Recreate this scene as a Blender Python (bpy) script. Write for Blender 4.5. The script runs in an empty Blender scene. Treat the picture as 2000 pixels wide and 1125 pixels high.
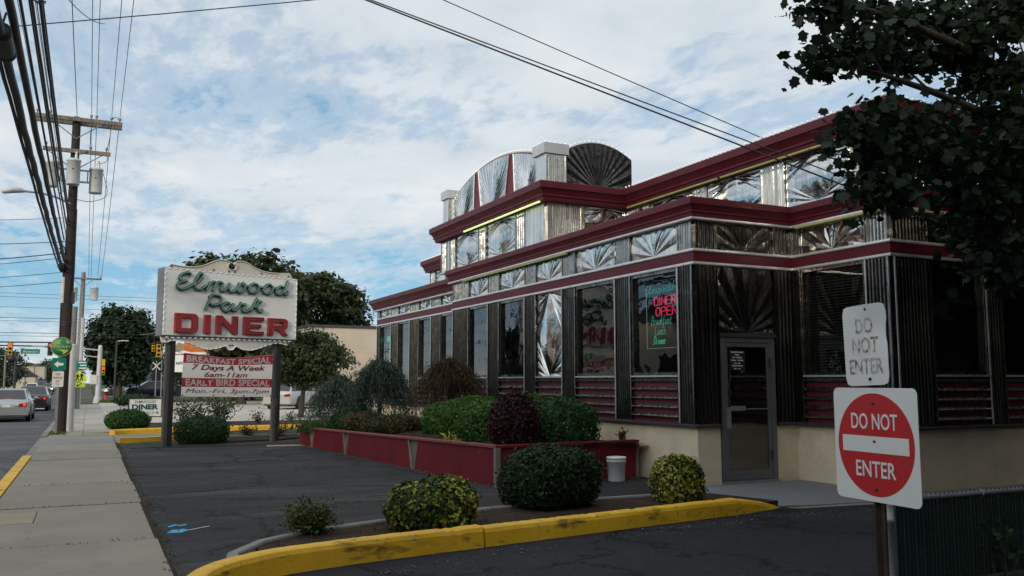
import bpy, math, random
import numpy as np
from mathutils import Vector, Matrix
R = math.radians
random.seed(7)
SC = bpy.context.scene
COL = SC.collection

# ------------------------------------------------------------------ camera
cam = bpy.data.cameras.new('camera')
cam.sensor_width = 36; cam.lens = 36*1700/2000
cam.clip_end = 3000; cam.clip_start = 0.05
co = bpy.data.objects.new('camera', cam); COL.objects.link(co)
PITCH = math.atan((745-562.5)/1700); YAW = math.atan(826/math.hypot(1700, 182.5))
co.location = (0, 0, 1.55)
co.rotation_euler = (math.pi/2+PITCH, 0, -YAW)
SC.camera = co

# ------------------------------------------------------------------ light
SUN_EL, SUN_AZ = R(19), R(229)            # azimuth clockwise from +Y
SKY_STRENGTH = 0.10
SUN_STRENGTH = 1.8
SC.view_settings.view_transform = 'Standard'
SC.view_settings.look = 'None'
SC.view_settings.exposure = 0.0
SC.view_settings.gamma = 1.0
SC.view_settings.use_curve_mapping = False
sun = bpy.data.lights.new('sun', 'SUN'); sun.energy = SUN_STRENGTH; sun.angle = R(6); sun.color = (1, .86, .64)
so = bpy.data.objects.new('sun', sun); COL.objects.link(so); so.location = (40, -60, 60)
sd = Vector((math.sin(SUN_AZ)*math.cos(SUN_EL), math.cos(SUN_AZ)*math.cos(SUN_EL), math.sin(SUN_EL)))
so.rotation_euler = (-sd).to_track_quat('-Z', 'Y').to_euler()

world = bpy.data.worlds.new('World'); SC.world = world; world.use_nodes = True
nt = world.node_tree; nt.nodes.clear()
def N(tree, typ, **kw):
    n = tree.nodes.new(typ)
    for k, v in kw.items():
        if k == 'inp':
            for a, b in v.items(): n.inputs[a].default_value = b
        else: setattr(n, k, v)
    return n
def mathn(tree, op, a, b=None, c=None, clamp=False):
    n = tree.nodes.new('ShaderNodeMath'); n.operation = op; n.use_clamp = clamp
    for i, v in enumerate((a, b, c)):
        if v is None: continue
        if isinstance(v, (int, float)): n.inputs[i].default_value = v
        else: tree.links.new(v, n.inputs[i])
    return n.outputs[0]
def mixc(tree, fac, a, b, typ='MIX'):
    n = tree.nodes.new('ShaderNodeMix'); n.data_type = 'RGBA'; n.blend_type = typ
    for i, v in ((0, fac), (6, a), (7, b)):
        if isinstance(v, (int, float)): n.inputs[i].default_value = v
        elif isinstance(v, tuple): n.inputs[i].default_value = v+(1,) if len(v) == 3 else v
        else: tree.links.new(v, n.inputs[i])
    return n.outputs[2]
def ramp(tree, fac, stops, interp='LINEAR'):
    n = tree.nodes.new('ShaderNodeValToRGB'); n.color_ramp.interpolation = interp
    e = n.color_ramp.elements
    while len(e) < len(stops): e.new(.5)
    for i, (p, c) in enumerate(stops):
        e[i].position = p
        if isinstance(c, (int, float)): c = (c, c, c)
        e[i].color = tuple(c)+(1,) if len(c) == 3 else c
    tree.links.new(fac, n.inputs[0])
    return n.outputs[0]
def build_world():
    sky = N(nt, 'ShaderNodeTexSky', sky_type='NISHITA', sun_disc=False)
    sky.sun_elevation = SUN_EL; sky.sun_rotation = SUN_AZ
    sky.air_density = 1.0; sky.dust_density = .6; sky.ozone_density = 1.6
    tc = N(nt, 'ShaderNodeTexCoord')
    sep = N(nt, 'ShaderNodeSeparateXYZ'); nt.links.new(tc.outputs['Generated'], sep.inputs[0])
    z = mathn(nt, 'MAXIMUM', sep.outputs[2], 0.0)
    zz = mathn(nt, 'ADD', z, .10)
    px = mathn(nt, 'DIVIDE', sep.outputs[0], zz); py = mathn(nt, 'DIVIDE', sep.outputs[1], zz)
    cmb = N(nt, 'ShaderNodeCombineXYZ'); nt.links.new(px, cmb.inputs[0]); nt.links.new(py, cmb.inputs[1])
    def noise(scale, detail, rough, off, dist=0., sx=1., sy=1., rot=0.):
        mp = N(nt, 'ShaderNodeMapping'); mp.inputs['Location'].default_value = off
        mp.inputs['Scale'].default_value = (sx, sy, 1); mp.inputs['Rotation'].default_value = (0, 0, rot)
        nt.links.new(cmb.outputs[0], mp.inputs[0])
        n = N(nt, 'ShaderNodeTexNoise', inp={'Scale': scale, 'Detail': detail, 'Roughness': rough, 'Distortion': dist})
        nt.links.new(mp.outputs[0], n.inputs['Vector'])
        return n.outputs[0]
    big = noise(.55, 3, .5, (2.1, 7.3, 0), .3, rot=R(-20), sy=.75)
    fine = noise(3.2, 9, .62, (5.0, 1.0, 0), .25, sx=1., sy=.6, rot=R(25))
    rip = noise(11.0, 6, .62, (1.0, 4.0, 0), .3, sx=1.0, sy=.55, rot=R(35))
    d = mathn(nt, 'ADD', mathn(nt, 'MULTIPLY', big, 1.25), mathn(nt, 'MULTIPLY', fine, 1.0))
    d = mathn(nt, 'ADD', d, mathn(nt, 'MULTIPLY', rip, .75))
    # thinner cover low down
    cov = ramp(nt, z, [(0.0, .30), (.06, .10), (.13, .08), (.18, .36), (.235, .52), (.295, .20), (.34, .40), (.41, .58), (1., .62)], 'EASE')
    d = mathn(nt, 'ADD', d, mathn(nt, 'MULTIPLY', cov, .95))
    cl = ramp(nt, mathn(nt, 'MULTIPLY', d, .5), [(.72, .02), (.84, .48), (.96, .90), (1., .95)], 'EASE')
    shade = noise(1.6, 6, .55, (3., 3., 0), .2)
    ccol = ramp(nt, shade, [(.32, (6.1, 6.9, 7.6)), (.5, (7.3, 8.0, 8.6)), (.68, (8.5, 8.9, 9.3))])
    # clouds lit through towards the sun
    dt = nt.nodes.new('ShaderNodeVectorMath'); dt.operation = 'DOT_PRODUCT'
    nt.links.new(tc.outputs['Generated'], dt.inputs[0]); dt.inputs[1].default_value = tuple(sd)
    glow = mathn(nt, 'MULTIPLY_ADD', mathn(nt, 'POWER', mathn(nt, 'MAXIMUM', dt.outputs['Value'], 0.), 1.6), 1.1, 1.)
    ccol = mixc(nt, 1., ccol, mixc(nt, 1., (1., .985, .96), glow, 'MULTIPLY'), 'MULTIPLY')
    veil = ramp(nt, z, [(0., (5.4, 6.9, 7.7)), (.10, (2.5, 5.5, 7.9)), (.16, (2.2, 5.0, 7.6)), (.35, (2.0, 4.1, 6.5)), (1., (1.7, 3.6, 6.0))])
    skyc = mixc(nt, .80, sky.outputs[0], veil)
    out = mixc(nt, cl, skyc, ccol)
    # below the horizon: dull ground
    below = mathn(nt, 'LESS_THAN', sep.outputs[2], -0.01)
    out = mixc(nt, below, out, (.8, .8, .7))
    bg = N(nt, 'ShaderNodeBackground'); bg.inputs[1].default_value = SKY_STRENGTH
    nt.links.new(out, bg.inputs[0])
    wo = N(nt, 'ShaderNodeOutputWorld'); nt.links.new(bg.outputs[0], wo.inputs[0])
build_world()

# ------------------------------------------------------------------ materials
def newmat(name):
    m = bpy.data.materials.new(name); m.use_nodes = True
    t = m.node_tree; b = t.nodes['Principled BSDF']
    return m, t, b
def coords(t, scale=(1, 1, 1), kind='Object', rot=(0, 0, 0)):
    tc = t.nodes.new('ShaderNodeTexCoord'); mp = t.nodes.new('ShaderNodeMapping')
    mp.inputs['Scale'].default_value = scale; mp.inputs['Rotation'].default_value = rot
    t.links.new(tc.outputs[kind], mp.inputs[0]); return mp.outputs[0]
def pos(t, scale=(1, 1, 1)):
    g = t.nodes.new('ShaderNodeNewGeometry'); mp = t.nodes.new('ShaderNodeMapping')
    mp.inputs['Scale'].default_value = scale
    t.links.new(g.outputs['Position'], mp.inputs[0]); return mp.outputs[0]
def noise(t, vec, scale, detail=4, rough=.55, dist=0.):
    n = N(t, 'ShaderNodeTexNoise', inp={'Scale': scale, 'Detail': detail, 'Roughness': rough, 'Distortion': dist})
    t.links.new(vec, n.inputs['Vector']); return n.outputs[0]
def bump(t, b, h, strength=.3, dist=.01):
    n = N(t, 'ShaderNodeBump', inp={'Strength': strength, 'Distance': dist})
    t.links.new(h, n.inputs['Height']); t.links.new(n.outputs[0], b.inputs['Normal'])
def plain(name, col, rough=.6, metal=0., var=.25, scale=3., spec=.5, bmp=0., wear=None, wearamt=.5, bscale=40):
    """base colour with mottling; optional wear patches of another colour"""
    m, t, b = newmat(name)
    v = pos(t)
    n = noise(t, v, scale, 6, .6)
    lo = tuple(c*(1-var) for c in col); hi = tuple(min(1, c*(1+var)) for c in col)
    c = ramp(t, n, [(.25, lo), (.75, hi)])
    if wear is not None:
        n2 = noise(t, v, scale*2.3, 8, .68)
        f = ramp(t, n2, [(wearamt, 0.), (min(1, wearamt+.06), 1.)])
        c = mixc(t, f, c, wear)
    t.links.new(c, b.inputs['Base Color'])
    b.inputs['Roughness'].default_value = rough; b.inputs['Metallic'].default_value = metal
    b.inputs['Specular IOR Level'].default_value = spec
    if bmp: bump(t, b, noise(t, v, bscale, 5, .6), bmp, .01)
    return m
def emis(name, col, st):
    m, t, b = newmat(name)
    b.inputs['Base Color'].default_value = col+(1,); b.inputs['Emission Color'].default_value = col+(1,)
    b.inputs['Emission Strength'].default_value = st
    return m
def asphalt(name, col, patch, crack=True, worn=.65):
    m, t, b = newmat(name); v = pos(t)
    n = noise(t, v, .35, 6, .65); n2 = noise(t, v, 42, 4, .8); n4 = noise(t, v, 11, 6, .75)
    n3 = noise(t, pos(t, (.22, 1.5, 1)), .8, 7, .7, .5); n5 = noise(t, v, 1.3, 6, .7, .3)
    c = ramp(t, n, [(.3, tuple(x*.68 for x in col)), (.7, tuple(x*1.35 for x in col))])
    c = mixc(t, ramp(t, n3, [(.50, 0.), (.68, worn)]), c, patch)
    c = mixc(t, ramp(t, n5, [(.60, 0.), (.70, .55)]), c, tuple(x*.45 for x in col))
    c = mixc(t, ramp(t, n4, [(.38, .45), (.55, 0.)]), c, tuple(x*.45 for x in col))
    c = mixc(t, ramp(t, n2, [(.35, .55), (.55, 0.)]), c, tuple(x*.3 for x in col))
    c = mixc(t, ramp(t, n2, [(.62, 0.), (.70, .75)]), c, tuple(min(1, x*4.) for x in col))
    if crack:
        vo = N(t, 'ShaderNodeTexVoronoi', feature='DISTANCE_TO_EDGE', inp={'Scale': .38, 'Randomness': 1.})
        wv = t.nodes.new('ShaderNodeVectorMath'); wv.operation = 'ADD'
        nn = N(t, 'ShaderNodeTexNoise', inp={'Scale': 1.7, 'Detail': 7, 'Roughness': .75}); t.links.new(v, nn.inputs['Vector'])
        t.links.new(v, wv.inputs[0]); t.links.new(nn.outputs[1], wv.inputs[1]); t.links.new(wv.outputs[0], vo.inputs['Vector'])
        cr = ramp(t, vo.outputs[0], [(0., 1.), (.008, .8), (.016, 0.)])
        c = mixc(t, mathn(t, 'MULTIPLY', cr, ramp(t, n5, [(.35, 0.), (.5, .9)])), c, tuple(x*.2 for x in col))
    t.links.new(c, b.inputs['Base Color']); b.inputs['Roughness'].default_value = .9
    b.inputs['Specular IOR Level'].default_value = .15
    bump(t, b, mathn(t, 'ADD', n2, n4), .8, .008)
    return m
def concrete(name, col, stain=.5):
    m, t, b = newmat(name); v = pos(t)
    n = noise(t, v, .9, 6, .62); n2 = noise(t, v, 110, 3, .7); n3 = noise(t, v, 2.6, 8, .7)
    gi = t.nodes.new('ShaderNodeObjectInfo')
    k = mathn(t, 'MULTIPLY_ADD', gi.outputs['Random'], .22, .89)
    c = ramp(t, n, [(.25, tuple(x*(1-.35*stain) for x in col)), (.7, tuple(x*1.1 for x in col))])
    c = mixc(t, ramp(t, n3, [(.56, 0.), (.72, stain*.8)]), c, tuple(x*.45 for x in col))
    c = mixc(t, ramp(t, noise(t, v, 14, 6, .75), [(.60, 0.), (.68, stain*.7)]), c, tuple(x*.55 for x in col))
    c = mixc(t, ramp(t, n2, [(.3, .3), (.55, 0.)]), c, tuple(x*.5 for x in col))
    hs = N(t, 'ShaderNodeHueSaturation'); t.links.new(c, hs.inputs['Color']); t.links.new(k, hs.inputs['Value'])
    t.links.new(hs.outputs[0], b.inputs['Base Color']); b.inputs['Roughness'].default_value = .9
    b.inputs['Specular IOR Level'].default_value = .2
    bump(t, b, n2, .35, .004)
    return m
def steel(name, base=.58, rough=.12, wav=.25, wavscale=5., grime=.35, tint=(1, 1, 1)):
    """aged polished stainless: wavy, streaked, a little grimy"""
    m, t, b = newmat(name); v = pos(t)
    sv = pos(t, (9, 9, .5))
    n = noise(t, sv, 2.2, 6, .65); n2 = noise(t, v, 1.4, 5, .6)
    k = mathn(t, 'ADD', mathn(t, 'MULTIPLY', n, .65), mathn(t, 'MULTIPLY', n2, .35))
    c0 = tuple(base*x for x in tint)
    c = ramp(t, k, [(.38, tuple(x*(1-grime) for x in c0)), (.52, c0), (.68, tuple(min(1, x*1.15) for x in c0))])
    t.links.new(c, b.inputs['Base Color']); b.inputs['Metallic'].default_value = 1.
    r = ramp(t, k, [(.3, min(1, rough*2.6)), (.55, rough), (.7, rough*.8)])
    t.links.new(r, b.inputs['Roughness'])
    bump(t, b, noise(t, v, wavscale, 3, .5, .3), wav, .05)
    return m
def leafmat(name, c1, c2, c3=None, trans=.25, rough=.55, vein=None):
    m, t, b = newmat(name)
    g = t.nodes.new('ShaderNodeNewGeometry')
    st = [(0., c1), (.55, c2), (1., c3 or c2)]
    c = ramp(t, g.outputs['Random Per Island'], st)
    n = noise(t, pos(t), 2.5, 3, .5)
    c = mixc(t, ramp(t, n, [(.35, .55), (.65, 0.)]), c, tuple(x*.55 for x in c1))
    t.links.new(c, b.inputs['Base Color']); b.inputs['Roughness'].default_value = rough
    b.inputs['Specular IOR Level'].default_value = .35
    tr = t.nodes.new('ShaderNodeBsdfTranslucent'); t.links.new(c, tr.inputs[0])
    mx = t.nodes.new('ShaderNodeMixShader'); mx.inputs[0].default_value = trans
    t.links.new(b.outputs[0], mx.inputs[1]); t.links.new(tr.outputs[0], mx.inputs[2])
    t.links.new(mx.outputs[0], t.nodes['Material Output'].inputs[0])
    return m
def glassmat(name, tint=(.66, .70, .70), ior=1.9):
    m, t, b = newmat(name)
    fr = N(t, 'ShaderNodeFresnel', inp={'IOR': ior})
    gl = N(t, 'ShaderNodeBsdfGlossy', inp={'Roughness': .015, 'Color': (.95, .97, 1, 1)})
    tp = N(t, 'ShaderNodeBsdfTransparent', inp={'Color': tint+(1,)})
    bp = N(t, 'ShaderNodeBump', inp={'Strength': .06, 'Distance': .05}); t.links.new(noise(t, pos(t), 2.2, 2), bp.inputs['Height'])
    t.links.new(bp.outputs[0], gl.inputs['Normal'])
    ge = t.nodes.new('ShaderNodeNewGeometry')
    fac = mathn(t, 'MULTIPLY', fr.outputs[0], mathn(t, 'SUBTRACT', 1., ge.outputs['Backfacing']))
    mx = t.nodes.new('ShaderNodeMixShader'); t.links.new(fac, mx.inputs[0])
    t.links.new(tp.outputs[0], mx.inputs[1]); t.links.new(gl.outputs[0], mx.inputs[2])
    t.links.new(mx.outputs[0], t.nodes['Material Output'].inputs[0])
    return m
def carpaint(name, col, metal=.3):
    m, t, b = newmat(name)
    b.inputs['Base Color'].default_value = col+(1,); b.inputs['Metallic'].default_value = metal
    b.inputs['Roughness'].default_value = .32; b.inputs['Coat Weight'].default_value = .6; b.inputs['Coat Roughness'].default_value = .06
    return m
def yellowpaint():
    m, t, b = newmat('yellow_kerb_paint'); v = pos(t)
    n = noise(t, v, 1.6, 5, .6); n2 = noise(t, v, 5, 8, .72); n3 = noise(t, v, 40, 4, .6); n4 = noise(t, pos(t, (1, 1, 3)), 2.1, 6, .7)
    c = ramp(t, n, [(.3, (.62, .33, .010)), (.7, (.82, .47, .018))])
    c = mixc(t, ramp(t, n4, [(.57, 0.), (.68, .85)]), c, (.10, .055, .014))
    c = mixc(t, ramp(t, n2, [(.62, 0.), (.67, .8)]), c, (.22, .17, .10))
    t.links.new(c, b.inputs['Base Color']); b.inputs['Roughness'].default_value = .6
    bump(t, b, mathn(t, 'ADD', n3, n2), .5, .008)
    return m
def wood(name, col, dark):
    m, t, b = newmat(name); v = pos(t, (12, 12, .7))
    n = noise(t, v, 1.5, 7, .65, .2)
    c = ramp(t, n, [(.3, dark), (.52, col), (.72, tuple(min(1, x*1.5) for x in col))])
    t.links.new(c, b.inputs['Base Color']); b.inputs['Roughness'].default_value = .85
    bump(t, b, n, .5, .02)
    return m
def stripes(name, c1, c2, wear=.62):
    """black post paint flaked to grey wood"""
    m, t, b = newmat(name)
    n = noise(t, pos(t, (14, 14, 1.2)), 1.5, 8, .7); n2 = noise(t, pos(t, (6, 6, 2)), 1.1, 4, .6)
    k = mathn(t, 'ADD', mathn(t, 'MULTIPLY', n, .7), mathn(t, 'MULTIPLY', n2, .3))
    c = ramp(t, k, [(.3, tuple(x*.6 for x in c1)), (.52, c1), (wear-.04, c1), (wear, c2)])
    t.links.new(c, b.inputs['Base Color']); b.inputs['Roughness'].default_value = .8
    bump(t, b, n, .5, .01)
    return m

M = dict(
 lot=asphalt('old_lot_asphalt', (.046, .045, .046), (.135, .128, .118)),
 lane=asphalt('new_lane_asphalt', (.030, .031, .036), (.048, .048, .052), True, .5),
 road=asphalt('road_asphalt', (.125, .125, .13), (.20, .195, .19)),
 slab=concrete('sidewalk_concrete', (.275, .245, .195)),
 slab2=concrete('far_sidewalk_concrete', (.36, .335, .295), .3),
 tan=concrete('tan_concrete_patch', (.33, .27, .19), .3),
 apron=concrete('apron_concrete', (.26, .25, .235), .5),
 walk=concrete('entry_walk_concrete', (.21, .215, .23), .4),
 lotc=concrete('light_lot_concrete', (.42, .385, .34), .25),
 stonekerb=concrete('stone_kerb', (.24, .23, .21), .6),
 yellow=yellowpaint(),
 soil=plain('soil', (.045, .032, .022), .95, var=.5, scale=6, bmp=.8, spec=.1),
 mulch=plain('mulch', (.060, .042, .030), .95, var=.5, scale=9, bmp=.8, spec=.1),
 grassy=plain('verge_grass', (.075, .085, .035), .95, var=.45, scale=1.2, bmp=.5, spec=.1),
 land=plain('land', (.10, .10, .07), .95, var=.3, scale=.2, spec=.1),
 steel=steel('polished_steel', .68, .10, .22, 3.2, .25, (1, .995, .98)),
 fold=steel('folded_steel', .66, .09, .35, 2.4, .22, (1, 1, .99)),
 dull=steel('weathered_steel', .26, .20, .3, 4., .8, (1, .96, .90)), col=steel('dark_column_steel', .115, .22, .3, 3., .8, (1, .95, .88)), shade=steel('shaded_steel', .085, .26, .3, 3., .6, (1, .96, .92)),  # shade: steel darkened in colour for walls that mirror dark trees
 flute=steel('fluted_steel', .50, .20, .2, 4., .6, (1, .985, .95)),
 pale=steel('anodised_panel', .80, .24, .12, 3., .22, (1, .985, .94)),
 trim=plain('aluminium_trim', (.60, .60, .60), .38, .55, .15, 6., wear=(.14, .12, .11), wearamt=.66),
 darkledge=plain('dark_ledge', (.07, .065, .06), .5, .5, .3, 5.),
 burg=plain('burgundy_metal', (.085, .008, .016), .48, .0, .25, 2.5, spec=.35, wear=(.10, .012, .02), wearamt=.66),
 burgback=plain('burgundy_backing', (.125, .011, .020), .5, .0, .2, 2.),
 planter=plain('planter_red_paint', (.155, .012, .018), .7, .0, .32, 1.6, bmp=.35, spec=.25, wear=(.085, .022, .02), wearamt=.60),
 plantercap=plain('planter_cap', (.22, .05, .045), .75, .0, .25, 4, wear=(.16, .12, .10), wearamt=.6),
 greywood=plain('grey_board', (.17, .16, .14), .85, .0, .3, 6),
 bare=wood('bare_wood', (.26, .20, .14), (.12, .09, .06)),
 cream=plain('cream_stucco', (.72, .60, .43), .9, .0, .16, 2.2, bmp=1., bscale=24, wear=(.54, .44, .30), wearamt=.70, spec=.15),
 white=plain('white_paint', (.78, .77, .74), .55, .0, .07, 2.),
 signface=plain('sign_face_white', (.80, .80, .77), .45, .0, .06, 1.5, wear=(.62, .60, .55), wearamt=.72),
 oldwhite=plain('aged_white', (.66, .65, .61), .6, .0, .12, 3., wear=(.36, .33, .28), wearamt=.66),
 oldcrest=plain('aged_crest_white', (.60, .56, .48), .7, .0, .18, 3., wear=(.30, .25, .18), wearamt=.62),
 black=plain('black', (.012, .012, .013), .5, .0, .2, 3.),
 rubber=plain('tyre_rubber', (.016, .016, .017), .8),
 darkroom=plain('dark_interior', (.018, .016, .015), .9),
 panelpink=plain('interior_panel', (.15, .13, .12), .8),
 green=plain('sign_green', (.012, .075, .050), .5, .0, .25, 5.),
 palegreen=plain('neon_glass_green', (.22, .38, .31), .25),
 red=plain('letter_red', (.27, .025, .028), .5, .0, .22, 4., wear=(.20, .03, .03), wearamt=.66),
 redrim=plain('letter_red_rim', (.40, .035, .04), .4),
 stopred=plain('sign_red', (.55, .018, .022), .4, .0, .08, 5.),
 fadered=plain('faded_red', (.46, .33, .28), .7, .0, .25, 9., wear=(.78, .77, .74), wearamt=.455),
 bannerred=plain('banner_red', (.40, .02, .045), .6),
 bannerink=plain('banner_ink', (.26, .02, .045), .6),
 teal=plain('teal_ink', (.01, .075, .085), .5),
 greyink=plain('grey_ink', (.36, .38, .38), .6),
 hwygreen=plain('highway_green', (.0, .17, .10), .45, .0, .1, 5.),
 parkgreen=plain('parkway_green', (.015, .19, .07), .45, .0, .12, 5.),
 parkyellow=plain('parkway_yellow', (.38, .42, .12), .5),
 fluoro=plain('fluorescent_yellow', (.62, .75, .03), .5, .0, .05),
 galv=plain('galvanised', (.30, .31, .32), .5, .6, .2, 8.), doorm=plain('door_aluminium', (.16, .165, .172), .45, .5, .15, 5.),
 greypole=plain('grey_pole', (.46, .46, .47), .6, .1, .15, 3.),
 rust=plain('rusty_steel', (.070, .042, .030), .85, .2, .45, 9., wear=(.045, .036, .032), wearamt=.5),
 darkpole=wood('creosote_pole', (.028, .019, .015), (.012, .009, .008)),
 oldpost=wood('weathered_post', (.10, .09, .08), (.045, .04, .035)), greypolewood=wood('weathered_pole', (.20, .18, .16), (.10, .09, .08)),
 arm=wood('crossarm_wood', (.20, .175, .15), (.10, .085, .07)),
 trans=plain('transformer_grey', (.52, .53, .53), .5, .0, .1, 3.),
 cable=plain('cable_black', (.022, .022, .024), .6, .0, .2, 5.),
 postblack=stripes('flaking_post', (.020, .018, .016), (.36, .34, .31), .64),
 plastic=plain('bucket_plastic', (.80, .80, .80), .35, .0, .04),
 glass=glassmat('window_glass'),
 carglass=plain('car_glass', (.03, .035, .04), .05, .0, .0),
 silver=carpaint('silver_paint', (.36, .37, .38), .6),
 sand=carpaint('sand_paint', (.46, .45, .42), .4),
 maroon=carpaint('dark_maroon_paint', (.035, .016, .018), .2),
 navy=carpaint('navy_paint', (.014, .022, .045), .3),
 whitecar=carpaint('white_car_paint', (.75, .75, .75), .0),
 greycar=carpaint('grey_car_paint', (.12, .13, .14), .3),
 bumperdark=plain('dark_bumper', (.03, .03, .032), .6),
 brick=plain('beige_block', (.48, .405, .32), .9, .0, .1, 1., bmp=.2, spec=.1),
 beige=plain('beige_wall', (.52, .46, .36), .9, .0, .12, .6),
 roofdark=plain('dark_roof', (.05, .045, .045), .9),
 yellowsig=plain('signal_yellow', (.62, .33, .01), .5),
 orange=plain('billboard_orange', (.55, .16, .03), .6, .0, .3, 4.),
 blue=plain('billboard_blue', (.02, .13, .42), .6),
 bluepaint=plain('blue_marking', (.05, .36, .62), .7, .0, .1, 6.),
 hydrant=plain('hydrant_red', (.32, .03, .025), .5),
 bark=wood('bark', (.060, .048, .038), (.025, .02, .016)),
 stem=plain('stem', (.05, .04, .025), .9),
 fencedark=plain('fence_vinyl', (.010, .020, .016), .6, .0, .3, 4.),
 slat=plain('fence_slat', (.010, .026, .021), .55, .0, .3, 12.),
 stone=plain('rock', (.18, .17, .15), .9, .0, .3, 8., bmp=.5),
 tubeon=emis('tube_lit', (.80, 1., .42), .6),
 tubeoff=plain('tube_unlit', (.30, .32, .10), .35, .0, .1),
 bulb=emis('bulb_white', (.95, .95, .92), .10),
 neonred=emis('neon_red', (1., .05, .16), .75),
 neongreen=emis('neon_green', (.03, .85, .36), .50),
 neonteal=emis('neon_teal', (.08, .60, .48), .35),
 neonwhite=emis('neon_white', (.55, .75, .72), .25),
 tail=emis('tail_lit', (1., .03, .02), 1.6),
 tailoff=plain('tail_lens', (.25, .01, .01), .2),
 sigred=emis('signal_red', (1., .04, .03), 2.0),
 headl=emis('headlight_lit', (1., .97, .88), 2.5),
 lens=plain('lamp_lens', (.60, .60, .58), .2),
)
L = dict(
 box=leafmat('boxwood_leaf', (.010, .030, .008), (.020, .055, .014), (.035, .085, .022)),
 bright=leafmat('yew_leaf', (.030, .085, .006), (.055, .145, .010), (.095, .21, .016)),
 dome=leafmat('dome_leaf', (.016, .060, .010), (.024, .085, .014), (.035, .11, .02)),
 varieg=leafmat('variegated_leaf', (.020, .055, .012), (.045, .090, .015), (.42, .40, .035)),
 varyel=leafmat('cream_leaf', (.34, .33, .03), (.50, .47, .06), (.60, .57, .20)),
 wispy=leafmat('wispy_leaf', (.055, .075, .015), (.095, .11, .02), (.14, .14, .03)),
 barb=leafmat('barberry_leaf', (.018, .006, .008), (.040, .009, .012), (.12, .012, .018)),
 cedar=leafmat('cedar_needle', (.034, .070, .052), (.058, .105, .082), (.095, .15, .12)),
 jmaple=leafmat('red_maple_leaf', (.050, .030, .010), (.095, .054, .016), (.135, .078, .024)),
 low=leafmat('low_shrub_leaf', (.040, .045, .010), (.075, .065, .014), (.10, .085, .02)),
 maple=leafmat('maple_leaf', (.007, .017, .007), (.014, .032, .012), (.040, .075, .028), .35),
 tree=leafmat('dark_tree_leaf', (.010, .024, .008), (.018, .040, .012), (.032, .062, .018), .2),
 olive=leafmat('olive_tree_leaf', (.026, .040, .011), (.046, .064, .016), (.080, .096, .024), .25),
 young=leafmat('young_tree_leaf', (.028, .045, .012), (.048, .068, .018), (.075, .095, .026), .25),
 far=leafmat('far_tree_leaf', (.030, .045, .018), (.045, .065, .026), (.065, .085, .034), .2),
 grass=leafmat('grass_blade', (.03, .075, .018), (.05, .11, .03), (.08, .15, .04), .3),
 dead=leafmat('withered_leaf', (.10, .045, .025), (.14, .06, .03), (.18, .09, .045), .2),
)

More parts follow.
